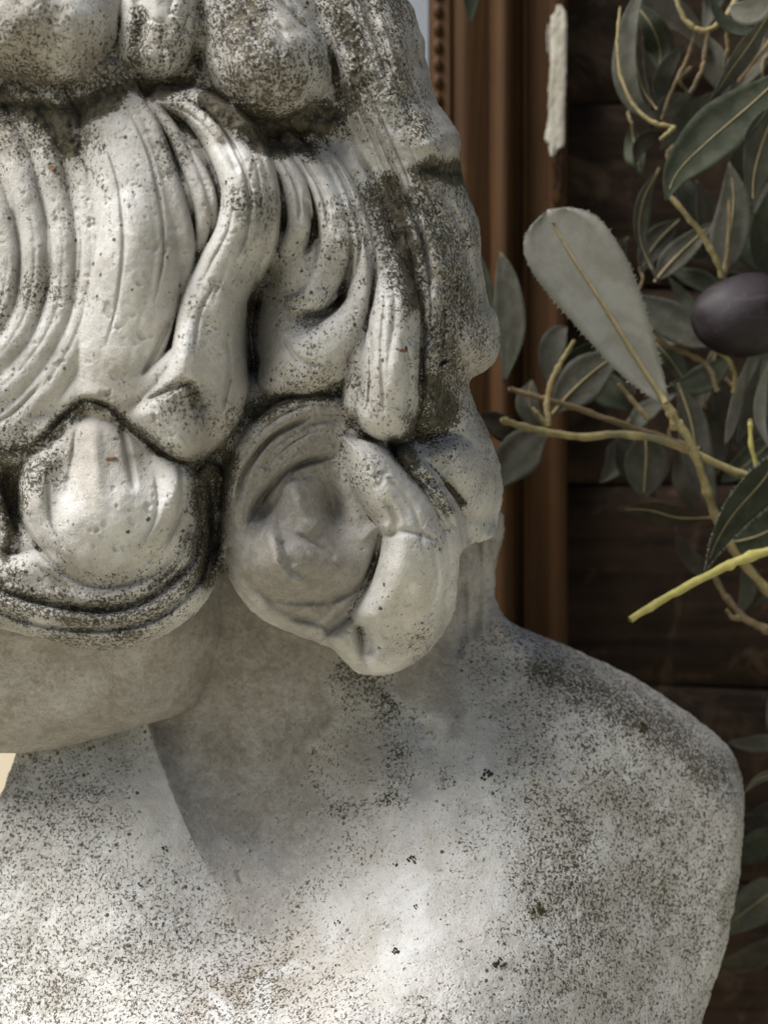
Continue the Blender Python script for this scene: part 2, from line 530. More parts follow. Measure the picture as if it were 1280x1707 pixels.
    def mesh(self, name, H, mask, back):
        """front surface where mask, a skirt down its rim to depth `back` and a coarse rounded back"""
        n = mask.sum()
        idx = np.full(mask.shape, -1, dtype=np.int64); idx[mask] = np.arange(n)
        x = self.X[mask]; y = self.Y[mask]; d = H[mask]
        def un(x, y, d):
            k = (F - d) / F
            return np.stack([(x - 640) * k * S, -d * S, (853.5 - y) * k * S + Z0], -1)
        co = un(x, y, d)
        a, b, c, e = idx[:-1, :-1], idx[:-1, 1:], idx[1:, 1:], idx[1:, :-1]
        ok = (a >= 0) & (b >= 0) & (c >= 0) & (e >= 0)
        q = np.stack([a[ok], e[ok], c[ok], b[ok]], -1)
        ed = np.concatenate([q[:, [0, 1]], q[:, [1, 2]], q[:, [2, 3]], q[:, [3, 0]]])
        key = np.minimum(ed[:, 0], ed[:, 1]) * (n + 1) + np.maximum(ed[:, 0], ed[:, 1])
        _, inv, cnt = np.unique(key, return_inverse=True, return_counts=True)
        rim = ed[cnt[inv] == 1]
        rv = np.unique(rim)
        nr = len(rv)
        mp = np.full(n, -1, dtype=np.int64); mp[rv] = np.arange(nr)
        e0, e1 = mp[rim[:, 0]], mp[rim[:, 1]]
        deg = np.bincount(e0, minlength=nr) + np.bincount(e1, minlength=nr)
        cx, cy = x.mean(), y.mean()
        px, py, pd = x[rv].copy(), y[rv].copy(), d[rv].copy()
        def relax(v): return 0.5 * v + 0.5 * (np.bincount(e0, v[e1], nr) + np.bincount(e1, v[e0], nr)) / deg
        rings = []; prev = rv
        faces = [q]; total = n
        for frac, its, shr in ((0.12, 60, 0.045), (0.35, 250, 0.075), (0.7, 400, 0.16), (1.0, 400, 0.42)):
            for _ in range(its): px, py, pd = relax(px), relax(py), relax(pd)
            dd = pd + (back - pd) * frac
            rings.append(un(px + (cx - px) * shr, py + (cy - py) * shr, dd))
            cur = total + np.arange(nr)
            faces.append(np.stack([prev[e1], prev[e0], cur[e0], cur[e1]], -1))
            prev = cur; total += nr
        co3 = un(np.array([cx]), np.array([cy]), np.array([back - 40.0]))
        cap = np.stack([prev[e1], prev[e0], np.full(len(rim), total)], -1)
        attrs = {}
        for kk, A in self.att.items():
            v = A[mask]
            attrs[kk] = np.concatenate([v] + [v[rv]] * 4 + [[0.3]])
        return mesh_np(name, np.vstack([co] + rings + [co3]), faces + [cap], True, attrs)

bust = empty("stone_bust", at(620, 1700, -100), "weathered pale stone bust with carved curly hair and bare shoulder, speckled with lichen", "bust")

# ---- hair
def head_base(X, Y):
    q = 1 - ((X - 180) / 760) ** 2 - ((Y - 350) / 1000) ** 2
    return 260 * np.sqrt(np.clip(q, 0.02, 1))

HAIR_OUT = [(-150, -80), (640, -80), (672, -20), (690, 18), (707, 70), (722, 150), (745, 190), (765, 218), (769, 245), (766, 265), (776, 312), (798, 368), (805, 440),
            (812, 495), (830, 530), (835, 565), (828, 600), (808, 618), (782, 640), (800, 690), (826, 745), (838, 800), (836, 850), (818, 898), (786, 908), (768, 930),
            (762, 1000), (738, 1060), (692, 1106), (640, 1128), (590, 1120), (548, 1080), (490, 1058), (430, 1030), (385, 975), (372, 948), (340, 1010),
            (270, 1062), (180, 1086), (100, 1072), (0, 1050), (-60, 1040), (-150, 1020)]

def make_hair():
    f = Field(-130, -30, 846, 1134)
    X, Y = f.X, f.Y
    f.R[:] = 12 + 7 * fbm(X, Y, 90, 3, 5)
    f.blob(432, 540, 26, 120, -36); f.blob(5, 850, 34, 80, -34); f.blob(318, 290, 34, 90, 30); f.blob(530, 430, 60, 100, 24); f.blob(268, 590, 20, 40, 20); f.blob(440, 250, 60, 14, -14); f.blob(740, 300, 30, 16, -46); f.blob(715, 740, 34, 18, -24); f.blob(365, 850, 16, 90, -26)
    L = f.lock; C = f.carve
    # crown swellings at the top
    L([(-70, -60, 190, 78), (40, -5, 168, 86), (75, 20, 140, 80)], 120, 4, 2.0, k=10)
    L([(295, -90, 58, 62), (285, 10, 62, 66), (268, 78, 58, 56)], 56, 3, 2.6, k=10)
    L([(255, -60, 46, 52), (245, 30, 44, 52), (228, 90, 34, 36)], 44, k=24)
    L([(330, -140, 120, 50), (395, -20, 118, 66), (450, 95, 114, 72)], 92, 5, 3.2, k=10)
    L([(560, -80, 70, 20), (600, 40, 70, 34), (640, 150, 72, 38), (690, 260, 70, 38), (730, 360, 62, 30), (762, 450, 50, 20)], 34, 5, 3)
    L([(640, -60, 55, 18), (675, 60, 48, 20), (700, 150, 44, 24), (726, 205, 42, 32)], 26, 1, 3, k=10)
    f.pad([(684, 160), (730, 172), (768, 205), (780, 240), (768, 268), (728, 276), (696, 262), (676, 220)], 52, 44, 40, k=14)
    L([(540, 150, 34, 2), (585, 235, 42, 16), (630, 330, 42, 26), (668, 430, 40, 24)], 24, 3, 3)
    L([(765, 305, 36, 0), (786, 380, 36, 8), (792, 450, 30, 4)], 26, 1, 3)
    # broad S-shaped lock
    L([(184, 140, 46, 38), (200, 222, 64, 56), (222, 312, 68, 66), (234, 403, 70, 70), (224, 490, 76, 66), (198, 590, 72, 56), (180, 645, 56, 44)], 26, 2, 0.9, k=8, p=3)
    # concentric waves at the left
    L([(84, 160, 30, 34), (118, 228, 31, 38), (140, 310, 30, 40), (152, 420, 30, 46), (138, 530, 32, 44), (92, 625, 35, 38), (20, 705, 38, 32), (-50, 750, 38, 26)], 30, 1, 1.0, k=6, p=2.0)
    L([(30, 160, 34, 34), (70, 235, 32, 38), (92, 320, 30, 40), (104, 420, 29, 44), (94, 520, 30, 42), (52, 600, 32, 38), (-10, 660, 38, 32), (-60, 690, 38, 28)], 30, 1, 1.0, k=6, p=2.0)
    L([(-30, 170, 36, 34), (18, 245, 34, 36), (44, 330, 31, 38), (58, 420, 28, 42), (48, 515, 29, 40), (8, 585, 34, 36), (-50, 630, 38, 30)], 28, 1, 1.0, k=6, p=2.0)
    L([(-30, 300, 43, 26), (4, 385, 30, 36), (12, 455, 28, 38), (-6, 530, 31, 34), (-50, 580, 38, 28)], 28, 1, 1.0, k=6, p=2.0)
    L([(165, 600, 27, 36), (118, 670, 32, 32), (50, 722, 37, 28), (-40, 765, 40, 24)], 24, k=6)
    L([(30, 205, 45, 12), (90, 200, 45, 14), (150, 195, 38, 18)], 40)
    # narrow strands
    L([(226, 160, 12, 40), (258, 220, 15, 54), (286, 310, 18, 60), (306, 400, 20, 60), (302, 470, 19, 48), (272, 555, 16, 34)], 22, k=5)
    L([(252, 170, 10, 38), (288, 220, 12, 50), (318, 285, 14, 56), (338, 350, 14, 54), (336, 405, 13, 46), (322, 450, 10, 34)], 18, k=5)
    L([(300, 230, 10, 44), (330, 280, 12, 50), (352, 330, 11, 48), (356, 380, 9, 40)], 14, k=5)
    # big hooked lock
    L([(272, 160, 24, 40), (330, 180, 34, 54), (384, 235, 44, 72), (412, 310, 44, 82), (406, 385, 46, 82), (378, 450, 50, 76), (356, 500, 54, 70)], 40, 3, 2.2, k=6, p=3)
    f.pad([(345, 400), (404, 410), (416, 490), (410, 560), (414, 620), (407, 680), (382, 725), (346, 756), (305, 765), (268, 750), (240, 718), (226, 690), (240, 662), (264, 634), (282, 596), (290, 556), (300, 500), (322, 450)], 70, 40, 40, k=10, tilt=(-0.12, 0.0))
    f.blob(306, 585, 24, 55, 10)
    L([(385, 186, 9, 52), (428, 240, 11, 66), (451, 320, 12, 68), (448, 395, 13, 58), (426, 455, 14, 44)], 16, k=4)
    L([(160, 655, 22, 34), (215, 688, 26, 40), (262, 722, 30, 46)], 16, k=18)
    L([(300, 600, 24, 60), (272, 628, 26, 58), (222, 652, 24, 44), (176, 658, 20, 34)], 16, k=10)
    C([(290, 525, 4), (272, 560, 5), (252, 600, 5), (238, 625, 4)], 8)
    # inner strands right of it
    L([(452, 245, 16, 34), (488, 300, 21, 48), (500, 365, 21, 50), (482, 415, 16, 38)], 16, k=6)
    L([(478, 232, 14, 30), (528, 290, 21, 46), (556, 365, 24, 54), (556, 430, 25, 54), (528, 490, 24, 46), (492, 508, 18, 36)], 17, k=6)
    L([(515, 228, 14, 24), (568, 300, 18, 42), (598, 380, 19, 52), (606, 450, 20, 54), (592, 515, 24, 52), (556, 565, 36, 50), (508, 605, 48, 46), (468, 622, 40, 36)], 24, k=8)
    L([(452, 500, 30, 14), (470, 560, 50, 34), (505, 600, 58, 42), (550, 600, 40, 38)], 26, k=14)
    # straight tubes
    L([(600, 330, 18, 22), (640, 420, 26, 42), (658, 510, 42, 64), (652, 600, 47, 72), (644, 685, 48, 68)], 33, 1, 2, k=8)
    L([(620, 520, 18, 32), (606, 590, 24, 42), (598, 670, 26, 42)], 18, k=8)
    L([(682, 320, 28, 30), (718, 420, 32, 42), (728, 530, 34, 44), (724, 630, 34, 36), (712, 695, 32, 24)], 22, 2, 4, k=8)
    L([(742, 410, 26, 22), (766, 490, 30, 26), (760, 580, 32, 20), (748, 660, 32, 12)], 21, 1, 4, k=8)
    L([(792, 540, 36, 14), (796, 575, 36, 14)], 24, k=6)
    # rough lump under the tubes
    L([(700, 760, 40, 22), (760, 775, 52, 34), (796, 830, 46, 28)], 46, k=10)
    L([(770, 665, 34, 2), (796, 730, 40, 10), (805, 800, 36, 14)], 38, k=10)
    L([(770, 850, 40, 14), (790, 880, 30, 8)], 32)
    # large curl: a filled spiral on the left, a thick pale lock wrapping its right
    f.pad([(575, 672), (510, 668), (450, 690), (405, 740), (376, 810), (366, 880), (378, 940), (410, 985), (470, 1030), (560, 1050), (640, 980), (660, 860), (640, 740)], 24, 30, 40, k=12)
    L([(578, 684, 20, 22), (510, 684, 28, 34), (446, 722, 30, 40), (404, 795, 28, 38), (384, 890, 24, 26)], 20, 2, 2.4, k=6)
    L([(580, 722, 18, 22), (520, 728, 26, 32), (466, 768, 27, 38), (434, 830, 24, 34), (418, 890, 18, 24)], 16, 2, 2.0, k=6)
    f.blob(500, 845, 26, 55, 10); f.blob(505, 940, 92, 58, 30); f.blob(470, 915, 40, 40, 8)
    C([(518, 694, 4), (455, 727, 5), (411, 780, 5), (392, 836, 5)], 15)
    C([(562, 758, 5), (508, 771, 6), (477, 785, 6), (452, 812, 6), (430, 838, 6), (414, 872, 5)], 18)
    f.pad([(572, 728), (625, 736), (672, 770), (722, 820), (756, 872), (768, 925), (764, 985), (744, 1050), (700, 1100), (650, 1124), (606, 1118), (598, 1060), (586, 1022), (618, 965), (634, 895), (606, 850), (580, 800)], 72, 66, 46, k=22)
    C([(400, 955, 8, 6), (450, 993, 9, 9), (525, 1002, 8, 12), (588, 986, 6, 15), (618, 950, 7, 15), (634, 894, 5, 12)])
    C([(452, 876, 10), (460, 925, 12), (478, 960, 11), (518, 978, 9)], -14)
    C([(492, 890, 5), (530, 910, 6), (560, 934, 5)], 6)
    C([(470, 900, 6), (490, 945, 7)], 5)
    C([(598, 905, 9), (626, 880, 9), (652, 882, 8)], -7)
    f.pad([(600, 1020), (570, 1040), (545, 1062), (560, 1090), (590, 1116), (620, 1122), (612, 1080)], 40, 36, 26, k=6)
    L([(676, 760, 14, 52), (728, 822, 15, 66), (754, 890, 14, 66), (758, 970, 14, 56), (742, 1030, 12, 44)], 18, k=5)
    f.blob(690, 940, 60, 90, 10); f.blob(640, 830, 30, 50, 8); f.blob(720, 860, 20, 30, -6); f.blob(668, 1070, 34, 30, -9)
    L([(392, 950, 12, 14), (428, 998, 14, 22), (480, 1034, 14, 24), (530, 1054, 15, 22)], 14, k=6)
    L([(480, 1012, 34, 2), (545, 1030, 30, 4)], 30)
    # hanging tongue and the rings below it
    f.pad([(40, 762), (85, 728), (130, 688), (185, 686), (240, 722), (290, 760), (326, 786), (320, 832), (296, 882), (256, 930), (200, 962), (142, 966), (100, 945), (62, 902), (38, 850), (32, 802)], 44, 40, 40, k=16, tilt=(0.0, 0.08))
    f.blob(190, 840, 90, 80, 16); f.blob(102, 810, 26, 80, -16, 0.25); f.blob(245, 780, 30, 46, -14, -0.5); f.blob(158, 760, 16, 70, 9, -0.1); f.blob(290, 810, 22, 40, 8)
    C([(200, 700, 5), (215, 760, 6), (225, 820, 6)], 6); C([(128, 710, 4), (120, 770, 5), (110, 830, 6)], 5); f.blob(290, 830, 24, 40, 6)
    L([(52, 800, 9, 34), (50, 850, 9, 36), (76, 905, 9, 36), (120, 948, 9, 34), (170, 966, 8, 30)], 10, k=4)
    f.pad([(-70, 925), (30, 925), (120, 900), (260, 860), (325, 790), (352, 770), (374, 800), (378, 900), (364, 962), (336, 1012), (270, 1064), (180, 1088), (100, 1074), (0, 1052), (-70, 1040)], 40, 30, 40, k=14)
    for q, dp in (([(-20, 975, 6), (70, 1004, 6), (170, 1016, 6), (250, 996, 6), (318, 938, 6), (342, 872, 5)], 15), ([(-20, 1010, 5), (60, 1040, 5), (170, 1050, 5), (260, 1030, 5), (328, 974, 5), (356, 900, 4)], 11),
                  ([(328, 800, 5), (336, 870, 6), (316, 930, 5)], 16), ([(350, 790, 5), (354, 880, 6), (338, 950, 5)], 14), ([(60, 940, 5), (110, 985, 6), (130, 1030, 5)], 5)):
        C(q, dp)
    for q, dp in (([(-20, 992, 8), (70, 1022, 8), (170, 1034, 8), (252, 1014, 8), (322, 958, 8)], -6), ([(80, 985, 8), (170, 1000, 8), (250, 976, 8)], -5)):
        C(q, dp)
    L([(-30, 790, 26, 18), (-5, 850, 18, 14), (15, 905, 18, 14)], 20)
    # grooves
    for p, dp in (([(232, -30, 14), (236, 30, 13), (224, 85, 11)], 14), ([(332, -20, 8), (342, 60, 8), (330, 120, 8)], 12),
                  ([(420, -30, 7), (480, 20, 7), (530, 70, 7), (552, 120, 7)], 12), ([(380, -20, 6), (430, 20, 6), (480, 60, 6)], 6),
                  ([(470, -30, 8), (520, 30, 8), (560, 110, 9), (575, 180, 9)], 16), ([(600, -20, 6), (625, 60, 6), (650, 140, 6)], 9),
                  ([(655, -20, 5), (690, 60, 6), (706, 130, 6)], 12), ([(700, 276, 6), (735, 286, 8), (770, 284, 8)], 16),
                  ([(660, 300, 6), (700, 390, 6), (720, 480, 6)], 10), ([(600, 260, 6), (640, 340, 7), (668, 430, 7)], 12),
                  ([(748, 330, 6), (776, 400, 6), (784, 470, 6)], 14), ([(365, 228, 6), (380, 250, 8), (398, 290, 5)], 9),
                  ([(505, 524, 5), (545, 520, 6), (580, 490, 5)], 20),
                  ([(508, 330, 4), (522, 385, 5), (508, 425, 5)], 14), ([(590, 330, 4), (620, 440, 5), (618, 520, 4)], 10),
                  ([(420, 480, 16), (418, 560, 18), (422, 640, 16)], 22), ([(640, 500, 3), (636, 600, 4), (640, 690, 3)], 4),
                  ([(672, 560, 4), (684, 640, 5), (672, 700, 4)], 10), ([(700, 460, 6), (704, 560, 7), (696, 660, 7)], 14),
                  ([(755, 540, 5), (750, 620, 6), (740, 690, 6)], 10), ([(738, 600, 9), (742, 606, 9)], 22),
                  ([(60, 742, 5), (100, 700, 5), (140, 667, 5), (185, 680, 5), (212, 708, 6), (262, 748, 6), (300, 768, 6)], 16), ([(238, 670, 4), (262, 660, 6), (298, 641, 7), (316, 640, 7), (332, 672, 9), (346, 702, 9)], 13),
                  
                  
                  ([(26, 800, 6), (36, 870, 5), (86, 938, 4), (140, 974, 4), (210, 974, 4), (280, 938, 5), (326, 870, 6)], 6),
                  ([(640, 720, 5), (665, 765, 5), (720, 828, 4), (760, 880, 4)], 11), 
                  ([(636, 888, 4), (624, 930, 6), (610, 975, 7), (580, 1012, 8), (545, 1045, 6)], 9),
                  ([(600, 1035, 13), (612, 1066, 13), (620, 1095, 8)], 15), 
                  ([(640, 895, 5), (680, 885, 6), (730, 900, 5)], 7),
                  ([(690, 1045, 4), (730, 1010, 5), (755, 985, 4)], 7), ([(640, 830, 6), (660, 870, 7), (640, 900, 6)], 8),
                  ([(560, 1000, 9), (520, 1030, 9), (480, 1030, 7)], 8), ([(375, 760, 9), (362, 840, 10), (360, 930, 8)], 20),
                  ([(700, 800, 7), (740, 810, 8), (790, 850, 6)], 10)):
        C(p, dp)
    # worn, pitted skin of the stone
    rough = f.att['lichen']
    P = f.paint
    base = 0.57 + 0.42 * fbm(X, Y, 120, 3, 21)
    rough[:] = base
    for p, v in (([(40, 140, 60), (120, 150, 45), (200, 130, 35)], 1.05), ([(-20, 60, 70), (80, 60, 60)], 0.78), ([(285, 60, 60), (260, 120, 35)], 0.85),
                 ([(380, 40, 70), (450, 120, 80), (440, 190, 50)], 1.0), ([(400, 195, 28), (480, 215, 28), (545, 190, 28)], 1.55),
                 ([(345, 165, 22), (400, 200, 22)], 1.3), ([(235, 20, 18), (225, 100, 18)], 1.2),
                 ([(560, 0, 60), (620, 100, 60), (690, 200, 60)], 0.88), ([(620, 320, 32), (670, 420, 36), (690, 480, 34)], 1.12),
                 ([(700, 330, 40), (750, 430, 45), (770, 520, 45)], 1.0), ([(735, 560, 50), (740, 660, 50), (720, 730, 40)], 1.05), ([(560, 20, 30), (600, 90, 26), (570, 200, 30)], 1.2), ([(640, 110, 26), (700, 220, 30)], 0.95),
                 ([(725, 285, 26), (760, 296, 22)], 1.6), ([(800, 560, 36)], 0.95), ([(750, 760, 60), (800, 850, 45)], 0.66),
                 ([(100, 215, 26), (115, 245, 20)], 1.3), ([(60, 185, 22), (0, 190, 22)], 1.25), ([(130, 260, 9), (175, 320, 8), (186, 390, 8)], 1.0),
                 ([(430, 235, 16), (460, 250, 14), (520, 245, 22)], 1.3), ([(540, 350, 22), (570, 440, 22)], 0.75), ([(540, 490, 26), (520, 560, 40)], 0.72),
                 ([(0, 755, 20), (60, 740, 18), (130, 680, 14), (180, 676, 10)], 1.25), ([(190, 690, 14), (240, 725, 16), (300, 765, 18), (340, 770, 20)], 1.15),
                 ([(280, 655, 10), (315, 645, 10), (325, 675, 10)], 1.1), ([(350, 790, 30), (340, 880, 34), (360, 940, 26)], 1.35),
                 ([(15, 800, 26), (20, 880, 26)], 1.5), ([(20, 990, 50), (120, 1020, 40), (220, 1010, 40), (300, 960, 40)], 1.05),
                 ([(420, 680, 20), (480, 665, 14), (550, 655, 12)], 1.25), ([(390, 720, 26), (385, 820, 26)], 1.0), ([(660, 745, 22), (700, 790, 22), (750, 850, 14)], 1.25),
                 ([(700, 710, 26), (660, 745, 18)], 1.3), ([(700, 900, 40), (740, 860, 25)], 0.62), ([(690, 1070, 30), (720, 1040, 20)], 0.72)):
        P('lichen', p, v)
    for p, v in (([(225, 250, 50), (230, 420, 60), (200, 600, 50)], 0.45), ([(380, 300, 40), (350, 560, 45)], 0.25), ([(180, 850, 80)], 0.45), ([(650, 600, 36)], 0.35),
                 ([(690, 950, 45)], 0.4), ([(20, 420, 60)], 0.3), ([(285, 720, 26)], 0.3)):
        P('lichen', p, v, 'mul')
    P('tan', [(30, 110, 90), (110, 120, 60)], 0.9); P('tan', [(380, 190, 60), (450, 170, 60)], 0.6); P('tan', [(300, 350, 30), (300, 560, 40)], 0.35)
    P('tan', [(345, 640, 50)], 0.45); P('tan', [(150, 740, 50)], 0.6); P('tan', [(100, 255, 25)], 0.6); P('tan', [(710, 1000, 60)], 0.35); P('tan', [(520, 660, 60)], 0.5)
    P('film_shade', [(440, 760, 40), (400, 840, 36)], 0.75); P('film_shade', [(520, 820, 60), (500, 940, 70), (440, 960, 40)], 0.9); P('film_shade', [(540, 1010, 40)], 0.9)
    P('film_shade', [(430, 540, 40)], 0.55); P('film_shade', [(490, 690, 30), (560, 700, 30)], 0.5)  # film in valley and curl also carries their shade
    for p, v in (([(0, 168, 20), (60, 186, 22), (130, 186, 22), (205, 150, 18)], 2.0), ([(90, 215, 14), (118, 240, 14)], 2.0), ([(345, 168, 16), (400, 204, 18), (480, 220, 18), (548, 192, 16)], 2.2), ([(215, 140, 14), (265, 152, 14), (320, 135, 14)], 1.7),
                 ([(715, 282, 20), (755, 290, 18)], 2.3), ([(690, 705, 22), (740, 690, 26), (725, 640, 26)], 1.5), ([(650, 300, 18), (675, 400, 22), (690, 500, 22)], 1.45), ([(430, 240, 12), (470, 246, 12)], 2.2),
                 ([(425, 690, 18), (480, 668, 12), (550, 660, 10)], 1.9), ([(385, 760, 14), (372, 840, 14)], 1.9), ([(10, 780, 14), (18, 860, 16), (10, 930, 14)], 1.4), ([(660, 742, 14), (690, 775, 12)], 1.8)):
        P('lichen', p, v)
    f.att['grime_shade'] = np.maximum(f.att['grime_shade'], np.clip(0.46 + 0.40 * fbm(X, Y, 130, 3, 95), 0.08, 0.9))
    for p, v in (([(20, 110, 90), (150, 120, 60), (270, 100, 50)], 0.7), ([(400, 60, 80), (450, 150, 80)], 0.75), ([(600, 40, 70), (690, 200, 70), (720, 400, 70), (740, 600, 60)], 0.72),  # grime deepened to paint the form shade of crown, valleys, curl and right mass
                 ([(430, 500, 40), (430, 620, 40)], 0.7), ([(360, 800, 36), (350, 940, 40)], 0.9), ([(440, 760, 60), (480, 860, 70), (540, 900, 40)], 0.75), ([(20, 400, 70), (10, 560, 70)], 0.45), ([(490, 690, 50)], 0.7)):
        P('grime_shade', p, v)
    for p, v in (([(225, 260, 45), (235, 420, 50), (200, 560, 45)], 0.7), ([(390, 300, 30), (310, 600, 40)], 0.5), ([(180, 860, 60)], 0.7), ([(650, 600, 34)], 0.6), ([(690, 960, 50)], 0.7), ([(290, 725, 30)], 0.5)):  # thinned on the lit locks, painting them brighter
        P('grime_shade', p, v, 'mul')
    sw = f.edge(crom([(366, 880), (376, 810), (405, 740), (450, 690), (510, 668), (572, 672), (580, 740), (576, 800), (590, 870), (628, 892), (615, 960), (580, 1010), (540, 1050), (470, 1040), (410, 1000), (372, 940), (366, 880)], 4)[:-1])
    sw = sstep(sw + 8 * fbm(X, Y, 40, 3, 97), -4, 26)
    f.att['grime_shade'] = np.maximum(f.att['grime_shade'], 0.85 * sw); f.att['film_shade'] = np.maximum(f.att['film_shade'], 0.85 * sw)
    P('lichen', [(335, 800, 26), (350, 880, 26), (345, 960, 22)], 1.35); P('grime_shade', [(340, 800, 36), (352, 900, 36)], 0.8)
    P('grime_shade', [(740, 790, 50), (800, 840, 40)], 0.75, 'mul'); P('lichen', [(730, 780, 40), (800, 850, 30)], 0.3, 'mul')
    P('grime_shade', [(690, 960, 70), (640, 820, 40)], 0.8, 'mul')
    amp = 0.55 + 5.0 * np.clip(rough - 0.5, 0, 1)
    for q, dp in (([(296, 158, 3), (345, 188, 3), (392, 248, 3.5), (416, 318, 3.5), (410, 390, 3.5), (388, 440, 3)], 7), ([(330, 172, 3), (372, 214, 3), (404, 280, 3)], 5),
                  ([(545, 250, 3.5), (580, 320, 4), (600, 400, 4), (590, 470, 3.5)], 8), ([(500, 260, 3), (536, 320, 3.5), (548, 380, 3)], 6), ([(470, 262, 3), (496, 318, 3), (500, 370, 3)], 5),
                  ([(620, 200, 4), (660, 290, 5), (700, 380, 5), (722, 470, 4)], 9), ([(590, 160, 4), (630, 250, 4), (670, 350, 4)], 6), ([(700, 330, 4), (742, 420, 5), (760, 500, 4)], 8), ([(640, 30, 3), (672, 110, 4), (716, 190, 4)], 6),
                  ([(215, 180, 3), (246, 250, 3), (266, 330, 3.5), (272, 420, 3), (258, 500, 3)], 5), ([(170, 220, 3), (196, 300, 3), (206, 400, 3.5), (196, 500, 3), (176, 580, 3)], 3.5),
                  ([(360, 470, 3), (334, 520, 3.5), (326, 580, 3)], 4), ([(380, 560, 3), (384, 620, 4), (370, 690, 3)], 5), ([(470, 560, 4), (500, 600, 4), (550, 610, 4)], 5),
                  ([(610, 520, 3), (618, 600, 3), (612, 690, 3)], 5), ([(700, 560, 5), (705, 640, 5), (690, 720, 4)], 8), ([(640, 790, 4), (690, 850, 5), (706, 920, 4)], 5), ([(720, 900, 3.5), (730, 970, 4), (712, 1040, 3)], 5),
                  ([(60, 300, 3), (82, 380, 3), (84, 460, 3), (60, 540, 3)], 4), ([(20, 330, 3), (34, 410, 3), (28, 490, 3)], 4), ([(120, 300, 3), (136, 390, 3), (130, 480, 3), (104, 570, 3)], 4), ([(70, 640, 3.5), (20, 690, 4), (-30, 716, 4)], 6),
                  ([(80, 780, 4), (84, 860, 5), (110, 920, 4)], 5), ([(260, 790, 4), (262, 850, 5), (230, 920, 4)], 5), ([(300, 770, 4), (304, 840, 5), (276, 910, 4)], 7),
                  ([(364, 800, 4), (366, 880, 5), (350, 960, 4)], 10), ([(320, 860, 4), (300, 930, 5), (250, 980, 4)], 7)):
        C(q, dp)
    f.blob(424, 548, 34, 95, -44); f.blob(448, 470, 26, 40, -22); f.blob(358, 850, 26, 105, -52); f.blob(345, 930, 24, 50, -20)
    f.blob(500, 800, 60, 60, -10); f.blob(558, 848, 17, 46, -30, -0.25); f.blob(440, 842, 14, 30, -30, 0.4); f.blob(500, 935, 80, 44, 10); C([(486, 800, 14), (500, 845, 18), (535, 890, 16)], -14)
    f.blob(215, 400, 70, 190, 22); f.blob(375, 330, 60, 90, 14); f.blob(300, 590, 50, 90, 12); f.blob(180, 860, 100, 70, 10); f.blob(690, 950, 60, 110, 22); f.blob(655, 600, 34, 110, 16)
    f.blob(60, 20, 130, 90, 30); f.blob(450, 90, 80, 80, 26); f.blob(560, 470, 40, 60, -14); f.blob(270, 148, 60, 14, -12); f.blob(60, 180, 110, 16, -8); f.blob(470, 235, 90, 20, -24)
    f.blob(715, 730, 40, 24, -26); f.blob(130, 690, 60, 18, -10)
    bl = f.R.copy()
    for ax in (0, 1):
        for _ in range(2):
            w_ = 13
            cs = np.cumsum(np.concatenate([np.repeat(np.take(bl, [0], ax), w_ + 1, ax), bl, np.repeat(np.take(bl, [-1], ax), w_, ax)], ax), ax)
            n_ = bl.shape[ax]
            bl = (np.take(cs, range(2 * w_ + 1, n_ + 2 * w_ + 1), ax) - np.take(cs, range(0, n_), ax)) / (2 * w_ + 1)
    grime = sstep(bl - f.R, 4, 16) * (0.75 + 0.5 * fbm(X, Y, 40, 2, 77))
    rough[:] = np.maximum(rough, 1.4 * grime); f.att['grime_shade'] = np.maximum(f.att['grime_shade'], 0.65 * grime)
    f.R *= 1.4
    e = f.edge(crom(HAIR_OUT + HAIR_OUT[:1], 5)[:-1, :2])
    gy, gx = np.gradient(f.R, G)
    calm = sstep(e, 6, 60) / (1 + (gx * gx + gy * gy) * 1.5)
    f.R += 9 * fbm(X, Y, 46, 3, 58) * sstep(X, 620, 720) * sstep(e, 4, 40) * (1 - 0.7 * sstep(Y, 880, 940)) * (1 - np.exp(-((X - 690) / 60) ** 2 - ((Y - 960) / 130) ** 2)) + 5 * fbm(X, Y, 60, 3, 59) * sstep(e, 4, 40) * (Y < 170)
    f.R += (amp * fbm(X, Y, 14, 3, 31) * 0.9 + 2.3 * fbm(X, Y, 52, 3, 41) - 5.0 * sstep(fbm(X, Y, 34, 4, 47), 0.75, 1.25) - 2.5 * sstep(fbm(X, Y, 15, 2, 48), 0.7, 1.1)) * calm
    e = e + 2.0 * fbm(X, Y, 26, 3, 51)
    right = sstep(X, 560, 740) * (1 - sstep(Y, 860, 920))
    Rr = 26 + 68 * right
    q = np.clip(1 - e / Rr, 0, 1)
    H = head_base(X, Y) + f.R - (36 + 114 * right) * (1 - np.sqrt(1 - q * q))
    global HAIR_H
    HAIR_H = (f, H)
    return link("hair", f.mesh("hair", H, e > 0, -260.0), MAT_STONE, bust)
make_hair()

